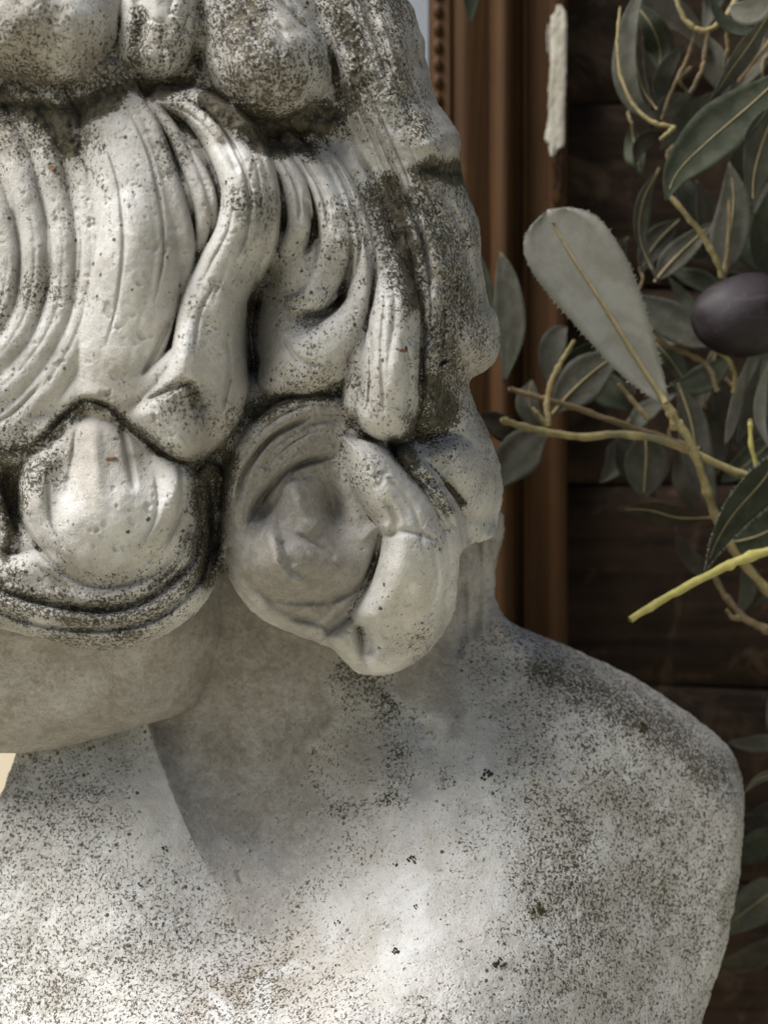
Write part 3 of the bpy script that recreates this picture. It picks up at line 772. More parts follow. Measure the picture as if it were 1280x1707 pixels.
# ---- jaw and cheek
def make_jaw():
    f = Field(-130, 930, 380, 1262)
    X, Y = f.X, f.Y
    out = crom([(-150, 930), (340, 930), (372, 1000), (368, 1090), (345, 1160), (310, 1188), (250, 1207), (170, 1230), (90, 1250), (20, 1256), (-60, 1252), (-150, 1230), (-150, 930)], 8)[:-1]
    H = 132 - 0.22 * np.clip(X, -140, 400) - 0.55 * np.clip(Y - 1060, 0, 300) - 0.0014 * np.clip(Y - 1100, 0, 300) ** 2
    H = H - 0.0046 * np.clip(X - 195, 0, 300) ** 2
    f.R = H
    f.blob(60, 1170, 110, 50, 12); f.blob(250, 1120, 60, 40, -10)
    f.R += 1.2 * fbm(X, Y, 18, 3, 61) + 3 * fbm(X, Y, 90, 2, 62)
    e = f.edge(out) + 0.8 * fbm(X, Y, 20, 2, 63)
    Rr = 52.0
    q = np.clip(1 - e / Rr, 0, 1)
    f.R -= 52 * (1 - np.sqrt(1 - q * q))
    f.att['lichen'][:] = 0.25 + 0.1 * fbm(X, Y, 60, 3, 64)
    f.att['film_shade'][:] = 0.95  # film over the whole jaw, its shade under the hair included
    f.att['grime_shade'][:] = 0.3 * sstep(X, 60, 330)  # painted shade: jaw darkens to the right, lower rim below
    f.paint('grime_shade', [(-20, 1225, 30), (120, 1220, 26), (260, 1170, 40)], 0.4)
    f.paint('tan', [(200, 1120, 80)], 0.5)
    return link("jaw", f.mesh("jaw", f.R, e > 0, -230.0), MAT_STONE, bust)
make_jaw()

# ---- torso, neck and shoulder
def tps(pts):
    P = np.array(pts, dtype=float); n = len(P)
    x, y, z = P[:, 0] / 1000, P[:, 1] / 1000, P[:, 2]
    r2 = (x[:, None] - x) ** 2 + (y[:, None] - y) ** 2
    K = 0.5 * r2 * np.log(r2 + 1e-12) + np.eye(n) * 2e-3
    A = np.zeros((n + 3, n + 3)); A[:n, :n] = K
    A[:n, n] = 1; A[:n, n + 1] = x; A[:n, n + 2] = y; A[n:, :n] = A[:n, n:].T
    w = np.linalg.solve(A, np.concatenate([z, [0, 0, 0]]))
    def ev(X, Y):
        o = w[n] + w[n + 1] * X / 1000 + w[n + 2] * Y / 1000
        for i in range(n):
            r = (X / 1000 - x[i]) ** 2 + (Y / 1000 - y[i]) ** 2
            o = o + w[i] * 0.5 * r * np.log(r + 1e-12)
        return o
    return ev

TORSO_OUT = [(30, 1200), (250, 1100), (330, 900), (560, 820), (822, 840), (826, 960), (832, 1012), (868, 1045), (960, 1082), (1060, 1130), (1150, 1190), (1214, 1245), (1238, 1300),
             (1241, 1360), (1229, 1480), (1207, 1590), (1180, 1670), (1150, 1780), (1120, 1880), (600, 1900), (-150, 1880), (-110, 1640), (-55, 1480), (-8, 1345), (14, 1290), (26, 1250)]

def make_torso():
    f = Field(-110, 830, 1250, 1740)
    X, Y = f.X, f.Y
    ev = tps([(0, 1330, -55), (0, 1250, -95), (0, 1500, -25), (0, 1700, 30), (120, 1400, -20), (200, 1330, -45), (200, 1260, -90), (200, 1200, -145), (200, 1500, 25), (200, 1700, 120), (350, 1700, 150), (360, 1560, 20),
              (350, 1150, -85), (350, 1080, -80), (450, 1000, -100), (450, 1100, -105), (450, 1250, -85), (410, 1400, -45), (430, 1480, -15), (470, 1560, 15), (600, 1000, -110), (600, 1150, -95), (600, 1300, -40), (560, 1420, -10),
              (700, 1000, -140), (700, 1180, -95), (690, 1320, -15),
              (790, 950, -190), (800, 1040, -185), (820, 1140, -120), (600, 1550, 92), (600, 1700, 215), (800, 1300, -5), (800, 1500, 85), (800, 1700, 195),
              (1000, 1200, -95), (1000, 1400, -35), (1000, 1600, 20), (1190, 1320, -175), (1190, 1480, -150), (1120, 1700, -70), (1100, 1180, -165), (920, 1100, -150)])
    f.R = ev(X, Y)
    # the neck stands forward of the chest behind it: a crisp edge that dies out in the hollow of the throat
    r = f.near([(250, 1080), (246, 1205), (274, 1290), (310, 1372), (346, 1450), (384, 1520)], 2000)
    sl, d, sd, t, _ = r
    lift = np.interp(Y, [1080, 1205, 1380, 1470, 1540], [-34, -42, -30, -10, 0])
    s = np.where((sd < 0), d, -d)
    fall = np.clip(1 - (np.clip(X, 250, 900) - 400) / 420, 0, 1)
    f.R += lift * np.where(s > 0, 1 - np.exp(-(np.clip(s + 5 * fbm(X, Y, 40, 3, 99), 0, None) / np.interp(Y, [1200, 1330, 1500], [8, 18, 44]))), 0) * (1 - sstep(s, 20, 330))
    C = f.carve
    C([(690, 1180, 22), (720, 1260, 24), (690, 1330, 26)], 9)             # tendon hollow
    C([(640, 1150, 20), (650, 1230, 24), (640, 1330, 22)], -6)
    C([(412, 1330, 18), (440, 1400, 22), (520, 1480, 24)], 7)
    C([(395, 1450, 5), (405, 1472, 4)], 5)
    C([(790, 880, 8), (800, 960, 9), (790, 1070, 9)], 16); C([(815, 890, 6), (812, 980, 7), (815, 1060, 6)], 10); C([(770, 960, 8), (772, 1040, 10), (760, 1100, 9)], 14)
    C([(925, 1270, 5), (945, 1290, 6), (955, 1310, 5)], 4); C([(880, 1330, 6), (905, 1300, 4)], 3)
    L = 0.71 + 0.09 * fbm(X, Y, 150, 3, 71)
    f.att['lichen'][:] = L
    P = f.paint
    for p, v in (([(300, 1350, 60), (320, 1480, 50)], 0.25), ([(760, 1230, 70), (700, 1420, 90), (620, 1560, 80), (800, 1500, 100)], 0.42), ([(250, 1300, 40), (260, 1400, 30)], 0.4)):
        P('lichen', p, v, 'mul')
    for p, v in (([(900, 1120, 40), (1000, 1160, 50), (1100, 1220, 60), (1190, 1290, 50)], 1.0), ([(1010, 1260, 130), (1080, 1400, 150), (1060, 1560, 140)], 0.78), ([(40, 1330, 45), (0, 1450, 60)], 0.8),
                 ([(950, 1400, 120), (960, 1600, 120)], 0.84), ([(640, 1170, 26), (650, 1260, 34), (630, 1340, 30), (540, 1350, 24)], 0.98), ([(540, 1080, 30), (620, 1140, 30)], 0.9),
                 ([(330, 1620, 60), (450, 1640, 60)], 0.74), ([(300, 1560, 30)], 0.85), ([(740, 1300, 20)], 0.8), ([(200, 1560, 80)], 0.74)):
        P('lichen', p, v)
    film = f.edge(crom([(250, 1000), (246, 1205), (274, 1290), (310, 1372), (346, 1450), (380, 1520), (400, 1556), (440, 1552), (500, 1500), (545, 1440), (580, 1390), (560, 1330), (520, 1280), (560, 1200), (560, 1120), (640, 1130), (700, 1230), (690, 1300), (730, 1250), (770, 1120), (800, 1060), (830, 1000), (830, 830), (250, 830), (250, 1000)], 4)[:-1])
    f.att['film_shade'][:] = sstep(film + 10 * sstep(X, 380, 460) + 28 * fbm(X, Y, 60, 3, 91) * sstep(X, 300, 460), -4, 12 + 24 * sstep(X, 300, 460))  # stain wedge on the neck, the head's shadow painted in with it
    P('film_shade', [(600, 1250, 50), (600, 1340, 40)], 0.55)
    f.att['film_shade'] *= 1 - (0.42 + 0.2 * fbm(X, Y, 50, 3, 93)) * sstep(Y, 1240, 1420)
    P('tan', [(1100, 1400, 160), (1000, 1600, 150)], 0.25); P('tan', [(480, 1600, 60), (380, 1680, 70)], 0.6); P('tan', [(520, 1250, 60)], 0.5); P('tan', [(860, 1180, 60)], 0.3); P('tan', [(780, 1010, 50)], 0.6)
    f.att['grime_shade'][:] = 0.06
    P('grime_shade', [(420, 1050, 60), (500, 1090, 50), (620, 1140, 30), (760, 1110, 40)], 0.6); P('grime_shade', [(600, 1200, 40), (640, 1280, 30)], 0.35)  # upper neck darkened in colour for the shade under the hair
    P('grime_shade', [(950, 1120, 60), (1080, 1190, 70), (1190, 1290, 60)], 0.55); P('grime_shade', [(1010, 1230, 90), (1090, 1380, 120), (1060, 1540, 110), (1050, 1680, 90)], 0.30); P('grime_shade', [(20, 1350, 60), (0, 1500, 60)], 0.3)
    am = 0.5 + 1.7 * np.clip(f.att['lichen'] - 0.4, 0, 1) * (1 - 0.8 * f.att['film_shade'])
    f.R += am * fbm(X, Y, 13, 3, 81) + 2.5 * fbm(X, Y, 110, 3, 82)
    e = f.edge(crom(TORSO_OUT + TORSO_OUT[:1], 5)[:-1, :2]) + 1.6 * fbm(X, Y, 22, 3, 83)
    Rr = 26 + 60 * sstep(X, 800, 1000) * (1 - sstep(X - 0.9 * (Y - 1150) , 1150, 1180)) * (1 - sstep(Y, 1250, 1400))
    q = np.clip(1 - e / Rr, 0, 1)
    H = f.R - (22 + 1.1 * Rr) * (1 - np.sqrt(1 - q * q))
    global TORSO_H
    TORSO_H = (f, H)
    return link("torso", f.mesh("torso", H, e > 0, -420.0), MAT_STONE, bust)
make_torso()

def torso_depth(x, y):
    f, H = TORSO_H
    return H[int((y - f.y0) / G), int((x - f.x0) / G)]

# raised lichen crusts on the chest
def lichen_patch(x, y, r, seed):
    rr = random.Random(seed)
    m = MB()
    for _ in range(int(5 + r * 0.7)):
        a = rr.uniform(0, 6.28); q = r * math.sqrt(rr.uniform(0, 1)) * 0.8
        bx, by = x + q * math.cos(a), y + q * math.sin(a)
        br = rr.uniform(0.16, 0.36) * r
        d = torso_depth(bx, by)
        n = 7
        ring = [at(bx + br * rr.uniform(0.6, 1.15) * math.cos(6.283 * i / n), by + br * rr.uniform(0.6, 1.15) * math.sin(6.283 * i / n), d - 1.0) for i in range(n)]
        top = [at(bx + br * 0.5 * math.cos(6.283 * i / n), by + br * 0.5 * math.sin(6.283 * i / n), d + 2.6) for i in range(n)]
        co = ring + top + [at(bx, by, d + 3.2)]
        m.add(co, [(i, n + i, n + (i + 1) % n, (i + 1) % n) for i in range(n)], [(n + i, 2 * n, n + (i + 1) % n) for i in range(n)])
    m.build("lichen_patch", MAT_LICHEN, bust)
for i, (x, y, r) in enumerate([(896, 1511, 15), (832, 1608, 13), (834, 1631, 4), (657, 1586, 9), (811, 1293, 12), (691, 1511, 6), (1033, 1569, 5), (757, 1306, 5), (686, 1432, 9), (660, 1440, 6),
                               (563, 1610, 6), (562, 1538, 7), (766, 1568, 4), (885, 1518, 7), (234, 1475, 5), (233, 1512, 5), (275, 1415, 7), (1070, 1213, 12), (702, 1661, 4), (440, 1570, 5)]):
    lichen_patch(x, y, r, 100 + i)

# ------------------------------------------------------------------ mirror in its moulded frame
FD = -640.0       # depth of the frame's face
mirror = empty("framed_mirror", at(800, 1900, FD - 60), "brown moulded wooden mirror frame with a beaded inner edge, standing behind the bust", "mirror")
def strip(name, prof, mat, y0=-420, y1=2050, n=60, parent=None, wob=0.6):
    """vertical moulding from a profile of (x, d) pixels, closed at the back"""
    P = np.array(prof, dtype=float)
    ys = np.linspace(y0, y1, n)
    m = len(P)
    co = []
    for j, y in enumerate(ys):
        for i, (x, d) in enumerate(P):
            co.append(at(x + wob * math.sin(y * 0.013 + i), y, d + wob * math.sin(y * 0.021 + 2 * i)))
    idx = np.arange(n * m).reshape(n, m)
    f = np.stack([idx[:-1, :-1], idx[1:, :-1], idx[1:, 1:], idx[:-1, 1:]], -1).reshape(-1, 4)
    return link(name, mesh_np(name, np.array(co), f, True), mat, parent)
def smooth_prof(segs):
    o = []
    for kind, p in segs:
        if kind == 'l': o += p
        else: o += [tuple(r) for r in crom(p, 5)]
    return o
prof = smooth_prof([('l', [(716, FD - 60), (717, FD - 18), (718, FD - 14)]), ('l', [(744, FD - 13), (746, FD - 8), (748, FD - 6), (752, FD - 10), (754, FD - 18)]),
                    ('c', [(757, FD - 12), (775, FD - 2), (800, FD - 10), (818, FD - 18)]),
                    ('c', [(820, FD - 10), (830, FD + 12), (842, FD + 18), (851, FD + 8), (855, FD - 22)]),
                    ('c', [(857, FD - 34), (864, FD - 40), (871, FD - 34)]),
                    ('c', [(872, FD - 26), (875, FD - 21), (878, FD - 26)]),
                    ('c', [(880, FD - 34), (895, FD - 38), (912, FD - 30)]),
                    ('c', [(914, FD - 22), (926, FD - 15), (938, FD - 18), (943, FD - 26)]),
                    ('l', [(945, FD - 40), (945, FD - 120), (716, FD - 120), (716, FD - 60)])])
strip("moulding", prof, MAT_FRAME, parent=mirror)
bead_me = None
for i in range(-8, 62):
    y = 18 + i * 29.5
    if bead_me is None:
        m = MB()
        nu, nv = 12, 8
        co = []
        for a in range(nv + 1):
            th = math.pi * a / nv
            for b in range(nu):
                ph = 2 * math.pi * b / nu
                co.append((math.sin(th) * math.cos(ph) * 9.5 * S, math.sin(th) * math.sin(ph) * 9 * S, math.cos(th) * 14.2 * S))
        q = [(a * nu + b, (a + 1) * nu + b, (a + 1) * nu + (b + 1) % nu, a * nu + (b + 1) % nu) for a in range(nv) for b in range(nu)]
        m.add(co, q)
        o = m.build("bead", MAT_FRAME, mirror); bead_me = o.data
    else:
        o = bpy.data.objects.new("bead", bead_me); COL.objects.link(o); o.parent = mirror
    o.location = Vector(at(729, y, FD - 12)) - Vector(mirror.location)

# mirror glass, reaching behind the bust to the left
m = MB()
co = [at(-1500, -420, FD - 58), at(714, -420, FD - 58), at(714, 2050, FD - 58), at(-1500, 2050, FD - 58)]
co += [(c[0], c[1] + 0.004, c[2]) for c in co]
m.add(co, [(0, 3, 2, 1), (4, 5, 6, 7), (0, 1, 5, 4), (2, 3, 7, 6)])
m.build("mirror_glass", MAT_MIRROR, mirror, smooth=False)

# pale gesso where the varnish has chipped off the outer edge
def chip(name, left, right, dd, parent, seed):
    rr = np.random.RandomState(seed)
    ys = np.arange(left[0][1], left[-1][1] + 1, 4.0)
    lx = np.interp(ys, [p[1] for p in left], [p[0] for p in left]) + np.cumsum(rr.uniform(-1.3, 1.3, len(ys))) * 0.35 + rr.uniform(-1.0, 1.0, len(ys))
    rx = np.interp(ys, [p[1] for p in right], [p[0] for p in right]) + rr.uniform(-0.8, 0.8, len(ys))
    n = 9; co = []
    for j, y in enumerate(ys):
        for i in range(n):
            u = i / (n - 1)
            edge = -3 if i in (0, n - 1) else 0
            z = dd + edge + 1.0 * math.sin(u * 3.1) + rr.uniform(-0.35, 0.35) + 0.6 * math.sin(y * 0.05 + u * 7) - 1.6 * (abs(u - 0.45 - 0.16 * math.sin(y * 0.03)) < 0.08) - 1.2 * (math.sin(y * 0.11 + u * 5) > 0.93)
            co.append(at(lx[j] + (rx[j] - lx[j]) * u, y, z))
    m = len(ys)
    idx = np.arange(m * n).reshape(m, n)
    f = np.stack([idx[:-1, :-1], idx[1:, :-1], idx[1:, 1:], idx[:-1, 1:]], -1).reshape(-1, 4)
    return link(name, mesh_np(name, np.array(co), f, True), MAT_GESSO, parent)
chip("gesso_patch", [(927, 8), (926, 20), (917, 26), (917, 60), (918, 110), (914, 150), (915, 200), (912, 215), (910, 238), (916, 240), (917, 256), (920, 262)], [(936, 8), (942, 18), (944, 30), (944, 60), (943, 120), (941, 180), (940, 240), (939, 246), (930, 248), (927, 258), (924, 262)], FD - 12, mirror, 3)
chip("gesso_patch", [(913, 40), (909, 60), (910, 75), (913, 92)], [(916, 40), (914, 60), (914, 78), (915, 92)], FD - 17, mirror, 4)
chip("gouge", [(922, 250), (918, 270), (921, 300), (919, 330), (924, 345)], [(938, 248), (940, 270), (939, 300), (936, 330), (930, 345)], FD - 13, mirror, 5).data.materials[0] = MAT_GOUGE

# ------------------------------------------------------------------ plank wall
WD = -760.0
wall = empty("plank_wall", at(1100, 2000, WD), "wall of dark old horizontal planks behind the frame and the olive leaves", "wall")
joints = [-470, -150, 172, 478, 808, 1140, 1465, 1790, 2110]
tilt = [0, -0.01, -0.035, 0.01, 0.006, 0.03, 0.02, 0.0, 0.0]
for k in range(len(joints) - 1):
    x0, x1 = 700.0, 2300.0
    nx, ny = 60, 7
    rr = np.random.RandomState(40 + k)
    ya = lambda x: joints[k] + 2.2 + tilt[k] * (x - 1000) + 2.2 * math.sin(x * 0.011 + k)
    yb = lambda x: joints[k + 1] - 2.2 + tilt[k + 1] * (x - 1000) + 2.2 * math.sin(x * 0.013 + k * 2)
    co = []
    off = rr.uniform(-5, 5)
    for j in range(ny + 2):
        for i in range(nx + 1):
            x = x0 + (x1 - x0) * i / nx
            v = min(max((j - 1) / (ny - 1), 0), 1)
            d = WD + off + 3 * math.sin(x * 0.006 + k) - (22 if j in (0, ny + 1) else (5 if j in (1, ny) else 0))
            co.append(at(x, ya(x) + (yb(x) - ya(x)) * v, d + rr.uniform(-0.7, 0.7)))
    idx = np.arange((ny + 2) * (nx + 1)).reshape(ny + 2, nx + 1)
    f = np.stack([idx[:-1, :-1], idx[1:, :-1], idx[1:, 1:], idx[:-1, 1:]], -1).reshape(-1, 4)
    link("plank", mesh_np("plank", np.array(co), f, True), MAT_PLANK, wall)
m = MB()
b = [at(-1600, -480, WD - 40), at(2300, -480, WD - 40), at(2300, 2110, WD - 40), at(-1600, 2110, WD - 40)]
b += [(c[0], c[1] + 0.02, c[2]) for c in b]
m.add(b, [(0, 3, 2, 1), (4, 5, 6, 7), (0, 1, 5, 4), (1, 2, 6, 5), (2, 3, 7, 6), (3, 0, 4, 7)])
m.build("backing", MAT_PLANK, wall, smooth=False)

# ------------------------------------------------------------------ olive branches
def stem(parent, pts, r, mat, name="stem", seed=0):
    """pts (x, y, d), r pixels"""
    c = crom(pts, 6)
    rr = random.Random(seed + len(pts))
    radii = []
    for i in range(len(c)):
        t = i / (len(c) - 1)
        radii.append(0.86 * (r[0] + (r[1] - r[0]) * t) * S * (1 + 0.10 * math.sin(i * 1.3 + seed) + rr.uniform(-0.05, 0.05)))
    for _ in range(max(1, len(c) // 9)):
        k = rr.randrange(1, len(c) - 1)
        radii[k] *= rr.uniform(1.15, 1.4)
    c = c + np.array([[rr.uniform(-0.9, 0.9), rr.uniform(-0.9, 0.9), 0] for _ in range(len(c))])
    m = MB()
    m.tube([at(*p) for p in crom(c, 3)], np.interp(np.arange((len(c) - 1) * 3 + 1) / 3.0, np.arange(len(c)), radii), 10)
    return m.build(name, mat, parent)

def leaf(parent, pts, hw, mat, roll=0.0, fold=0.25, shape=(0.55, 0.9), fuzz=False, vein=MAT_VEIN, veinr=2.6, curl=0.0, foot=0.06, seed=0, name="leaf"):
    """pts (x, y, d) along the midrib from base to tip; hw = half width; roll turns the blade about its midrib"""
    rr = random.Random(seed * 13 + int(pts[0][0]) + int(pts[-1][1]))
    c = crom(pts, max(3, 20 // (len(pts) - 1)))
    P = [Vector(at(*p)) for p in c]
    n = len(P); na = 9
    view = Vector((0, -1, 0))
    rows = []; co = []; nrm = []
    peak, blunt = shape
    for i in range(n):
        t = i / (n - 1)
        T = (P[min(i + 1, n - 1)] - P[max(i - 1, 0)]).normalized()
        side = T.cross(view)
        if side.length < 0.15: side = T.cross(Vector((0.3, -0.4, 0.8)))
        side.normalize()
        N = side.cross(T).normalized()
        if N.dot(view) < 0: N = -N
        a = roll + curl * (t - 0.5)
        s2 = side * math.cos(a) + N * math.sin(a)
        n2 = N * math.cos(a) - side * math.sin(a)
        # outline: slim foot, widest at `peak`, rounded or pointed tip
        if t < peak: w = foot + (1 - foot) * math.sin(math.pi / 2 * (t / peak)) ** 1.15
        else: w = max(0.0, 1 - ((t - peak) / (1 - peak)) ** (1.2 + 1.6 * blunt)) ** (0.95 - 0.4 * blunt)
        w = max(w, 0.03) * hw * S
        wl_ = w * (1 + 0.05 * math.sin(t * 9 + seed)); wr_ = w * (1 + 0.05 * math.sin(t * 8 + 2 + seed))
        for j in range(na):
            u = (j / (na - 1)) * 2 - 1
            ww = wl_ if u < 0 else wr_
            jit = rr.uniform(-0.008, 0.008) * hw * S if abs(u) == 1 else 0
            lift = fold * abs(u) * ww - 0.10 * ww * math.sin(math.pi * abs(u)) * (1 if fold >= 0 else -1)
            co.append(P[i] + s2 * (u * ww + jit) + n2 * (lift + 0.03 * ww * math.sin(6 * t + 3 * u)))
            nrm.append(n2)
    th = 1.3 * S
    N0 = len(co)
    co2 = [c_ - n_ * th for c_, n_ in zip(co, nrm)]
    idx = np.arange(n * na).reshape(n, na)
    q = np.stack([idx[:-1, :-1], idx[:-1, 1:], idx[1:, 1:], idx[1:, :-1]], -1).reshape(-1, 4)
    qb = q[:, ::-1] + N0
    loop = list(idx[0, :]) + list(idx[1:, -1]) + list(idx[-1, -2::-1]) + list(idx[-2:0:-1, 0])
    L = np.array(loop); L2 = np.roll(L, -1)
    rim = np.stack([L, L + N0, L2 + N0, L2], -1)
    o = link(name, mesh_np(name, np.array([tuple(v) for v in co + co2]), [q, qb, rim], True), mat, parent)
    if vein is not None:
        m = MB()
        k = max(3, int(n * 0.93))
        m.tube([co[i * na + na // 2] + nrm[i * na + na // 2] * (0.4 * S) for i in range(k)], [veinr * S * (1 - 0.6 * i / k) for i in range(k)], 6)
        m.build("midrib", vein, o)
    if fuzz:
        m = MB()
        for side_j in (0, na - 1):
            for i in range(1, n - 1):
                for _ in range(9):
                    t = rr.random()
                    A = co[i * na + side_j].lerp(co[(i + 1) * na + side_j], t)
                    inn = co[i * na + na // 2]
                    dv = (A - inn).normalized()
                    ln = rr.uniform(0.8, 7.0) * S * (0.45 + 0.9 * (1 - i / n))
                    dr = (dv + Vector((rr.uniform(-.9, .9), rr.uniform(-.6, .6), rr.uniform(-.9, .9)))).normalized()
                    A = A - dv * 0.8 * S
                    m.tube([A, A + dr * ln * 0.55, A + dr * ln + Vector((rr.uniform(-1, 1), 0, rr.uniform(-1, 1))) * 1.2 * S], [0.42 * S, 0.36 * S, 0.2 * S], 4, cap=False)
        fo = m.build("frayed_edge", MAT_FLUFF, o)
        fo['kind'] = 'stuff'
    return o

R = math.radians
U, UD, TP, DK = MAT_UNDER, MAT_UNDER_DK, MAT_TOP, MAT_DARK

# front branch reaching towards the bust
brA = empty("olive_branch", at(1300, 830, -330), "olive branch in front, carrying the big pale blunt leaf and reaching towards the bust", "olive branch")
stem(brA, [(836, 700, -330), (880, 713, -325), (960, 728, -315), (1035, 724, -310), (1105, 735, -305), (1175, 765, -310), (1250, 797, -320), (1320, 830, -330)], (7.5, 9.5), MAT_STEM, seed=1)
stem(brA, [(1098, 655, -270), (1122, 695, -275), (1150, 738, -285), (1172, 800, -310), (1192, 860, -330), (1220, 915, -345), (1262, 965, -355), (1320, 1020, -360)], (9, 10), MAT_STEM, seed=2)
stem(brA, [(850, 648, -380), (900, 664, -375), (960, 680, -370), (1030, 705, -360), (1100, 728, -345), (1165, 750, -320)], (6.5, 7.5), MAT_STEM_BR, seed=3)
stem(brA, [(957, 568, -360), (936, 602, -355), (918, 640, -350), (911, 675, -340), (914, 712, -325)], (4.5, 7), MAT_STEM, seed=4)
stem(brA, [(914, 712, -325), (896, 690, -330), (888, 680, -335)], (6, 3.5), MAT_STEM, seed=5)
stem(brA, [(1135, 705, -280), (1122, 712, -270), (1118, 690, -262)], (9, 4), MAT_STEM, name="bud", seed=6)
stem(brA, [(1250, 700, -300), (1252, 745, -305), (1264, 790, -315)], (4.5, 6), MAT_STEM_YE, seed=7)
stem(brA, [(1030, 640, -400), (1058, 672, -395), (1082, 700, -380)], (5, 7), MAT_STEM_BR, seed=8)
leaf(brA, [(1108, 670, -268), (1062, 600, -262), (1000, 500, -252), (940, 405, -250), (912, 350, -255)], 76, MAT_PALE, R(-6), 0.13, (0.66, 0.78), True, veinr=6.0, foot=0.13, curl=0.3, seed=1)['label'] = "big pale blunt leaf with a frayed edge"
leaf(brA, [(920, 690, -420), (950, 655, -420), (990, 618, -420), (1030, 590, -420)], 42, UD, R(10), 0.15, (0.5, 0.3), seed=2)
leaf(brA, [(912, 640, -470), (915, 600, -470), (930, 560, -470), (945, 545, -470)], 26, UD, R(20), 0.2, (0.5, 0.2), seed=3, vein=None)
leaf(brA, [(912, 722, -380), (880, 745, -390), (845, 780, -400), (818, 815, -410)], 42, UD, R(-15), 0.15, (0.45, 0.4), seed=4, vein=None)
leaf(brA, [(1075, 715, -400), (1076, 760, -400), (1074, 800, -400), (1072, 830, -400)], 46, UD, R(8), 0.2, (0.45, 0.2), seed=5)
leaf(brA, [(1130, 640, -420), (1150, 700, -420), (1165, 780, -415), (1190, 860, -410)], 34, UD, R(12), 0.2, (0.5, 0.3), seed=6)
leaf(brA, [(1310, 740, -300), (1270, 800, -295), (1225, 852, -290), (1195, 900, -285), (1174, 952, -290)], 42, TP, R(24), 0.3, (0.32, 0.0), True, veinr=2.2, seed=7)
leaf(brA, [(1205, 905, -360), (1240, 900, -360), (1280, 885, -360), (1330, 850, -360)], 44, TP, R(10), 0.15, (0.4, 0.3), seed=8)
leaf(brA, [(1185, 862, -430), (1130, 862, -440), (1080, 850, -450), (1022, 848, -460)], 24, DK, R(30), 0.2, (0.5, 0.1), seed=9)
leaf(brA, [(840, 640, -440), (852, 560, -445), (846, 480, -450), (834, 420, -455)], 30, UD, R(15), 0.15, (0.5, 0.3), seed=10, vein=None)
leaf(brA, [(812, 620, -470), (812, 540, -470), (806, 470, -470), (800, 425, -470)], 20, TP, R(15), 0.15, (0.5, 0.1), seed=11, vein=None)
leaf(brA, [(1115, 640, -470), (1155, 640, -470), (1190, 620, -470), (1215, 590, -470)], 30, TP, R(20), 0.15, (0.5, 0.2), seed=12, vein=None)
leaf(brA, [(1245, 600, -400), (1228, 650, -400), (1216, 700, -400), (1208, 740, -400)], 15, U, R(35), 0.5, (0.5, 0.5), seed=13, vein=None)
leaf(brA, [(1268, 600, -380), (1250, 650, -380), (1238, 700, -380), (1228, 738, -380)], 15, UD, R(30), 0.5, (0.5, 0.5), seed=14, vein=None)
leaf(brA, [(1285, 590, -350), (1266, 650, -345), (1262, 700, -340), (1282, 748, -340)], 17, U, R(35), 0.5, (0.5, 0.3), seed=15, vein=None)
leaf(brA, [(1240, 930, -420), (1248, 960, -420), (1240, 1000, -420), (1225, 1030, -420)], 20, MAT_UNDER_DK, R(20), 0.2, (0.4, 0.2), seed=16, vein=None)
leaf(brA, [(870, 720, -420), (845, 715, -425), (820, 700, -430), (800, 690, -435)], 26, DK, R(20), 0.2, (0.4, 0.2), seed=17, vein=None)

# upper branch with the olive
brB = empty("olive_branch", at(1300, 470, -380), "upper olive branch with the dark olive hanging at the right edge", "olive branch")
stem(brB, [(1112, 322, -330), (1146, 362, -335), (1176, 402, -345), (1196, 440, -355), (1206, 470, -365)], (6, 7), MAT_STEM, seed=11)
stem(brB, [(1206, 470, -365), (1212, 420, -370), (1216, 330, -375)], (6, 4), MAT_STEM_BR, seed=12)
stem(brB, [(1206, 470, -365), (1235, 500, -380), (1280, 540, -390), (1330, 560, -390)], (7, 8), MAT_STEM, seed=13)
stem(brB, [(1085, 553, -430), (1108, 574, -430), (1150, 592, -430), (1180, 612, -430), (1196, 652, -430)], (5, 6), MAT_STEM_BR, seed=14)
stem(brB, [(1186, 573, -350), (1212, 598, -355), (1224, 625, -360), (1222, 655, -370)], (6, 5), MAT_STEM, seed=15)
m = MB()
nu, nv = 40, 26
oc = (1242, 526, -330)
co = []
for a in range(nv + 1):
    th = math.pi * a / nv
    for b in range(nu):
        ph = 2 * math.pi * b / nu
        k_ = 1 + 0.025 * math.sin(3 * th + 2 * ph) + 0.018 * math.sin(5 * ph + th * 4)
        lx, ly, lz = math.cos(th) * 92, math.sin(th) * math.cos(ph) * 71 * k_ * (1 + 0.06 * math.cos(th)), math.sin(th) * math.sin(ph) * 70 * k_
        r_ = R(-8)
        co.append(at(oc[0] + lx * math.cos(r_) - ly * math.sin(r_), oc[1] + lx * math.sin(r_) + ly * math.cos(r_), oc[2] + lz))
m.add(co, [(a * nu + b, (a + 1) * nu + b, (a + 1) * nu + (b + 1) % nu, a * nu + (b + 1) % nu) for a in range(nv) for b in range(nu)])
m.build("olive", MAT_OLIVE, brB)
leaf(brB, [(1320, 110, -300), (1250, 175, -290), (1180, 235, -285), (1130, 285, -290), (1108, 335, -295)], 50, TP, R(-12), 0.22, (0.42, 0.1), veinr=1.6, seed=21)['label'] = "broad dark green leaf with a pointed tip"
leaf(brB, [(1305, 170, -300), (1275, 220, -295), (1256, 290, -295), (1254, 350, -300)], 42, MAT_UNDER_DK, R(20), 0.3, (0.45, 0.0), veinr=4, seed=22)
leaf(brB, [(1098, 280, -400), (1070, 335, -400), (1066, 400, -400), (1098, 474, -400)], 20, MAT_UNDER_DK, R(35), 0.4, (0.5, 0.0), seed=23)
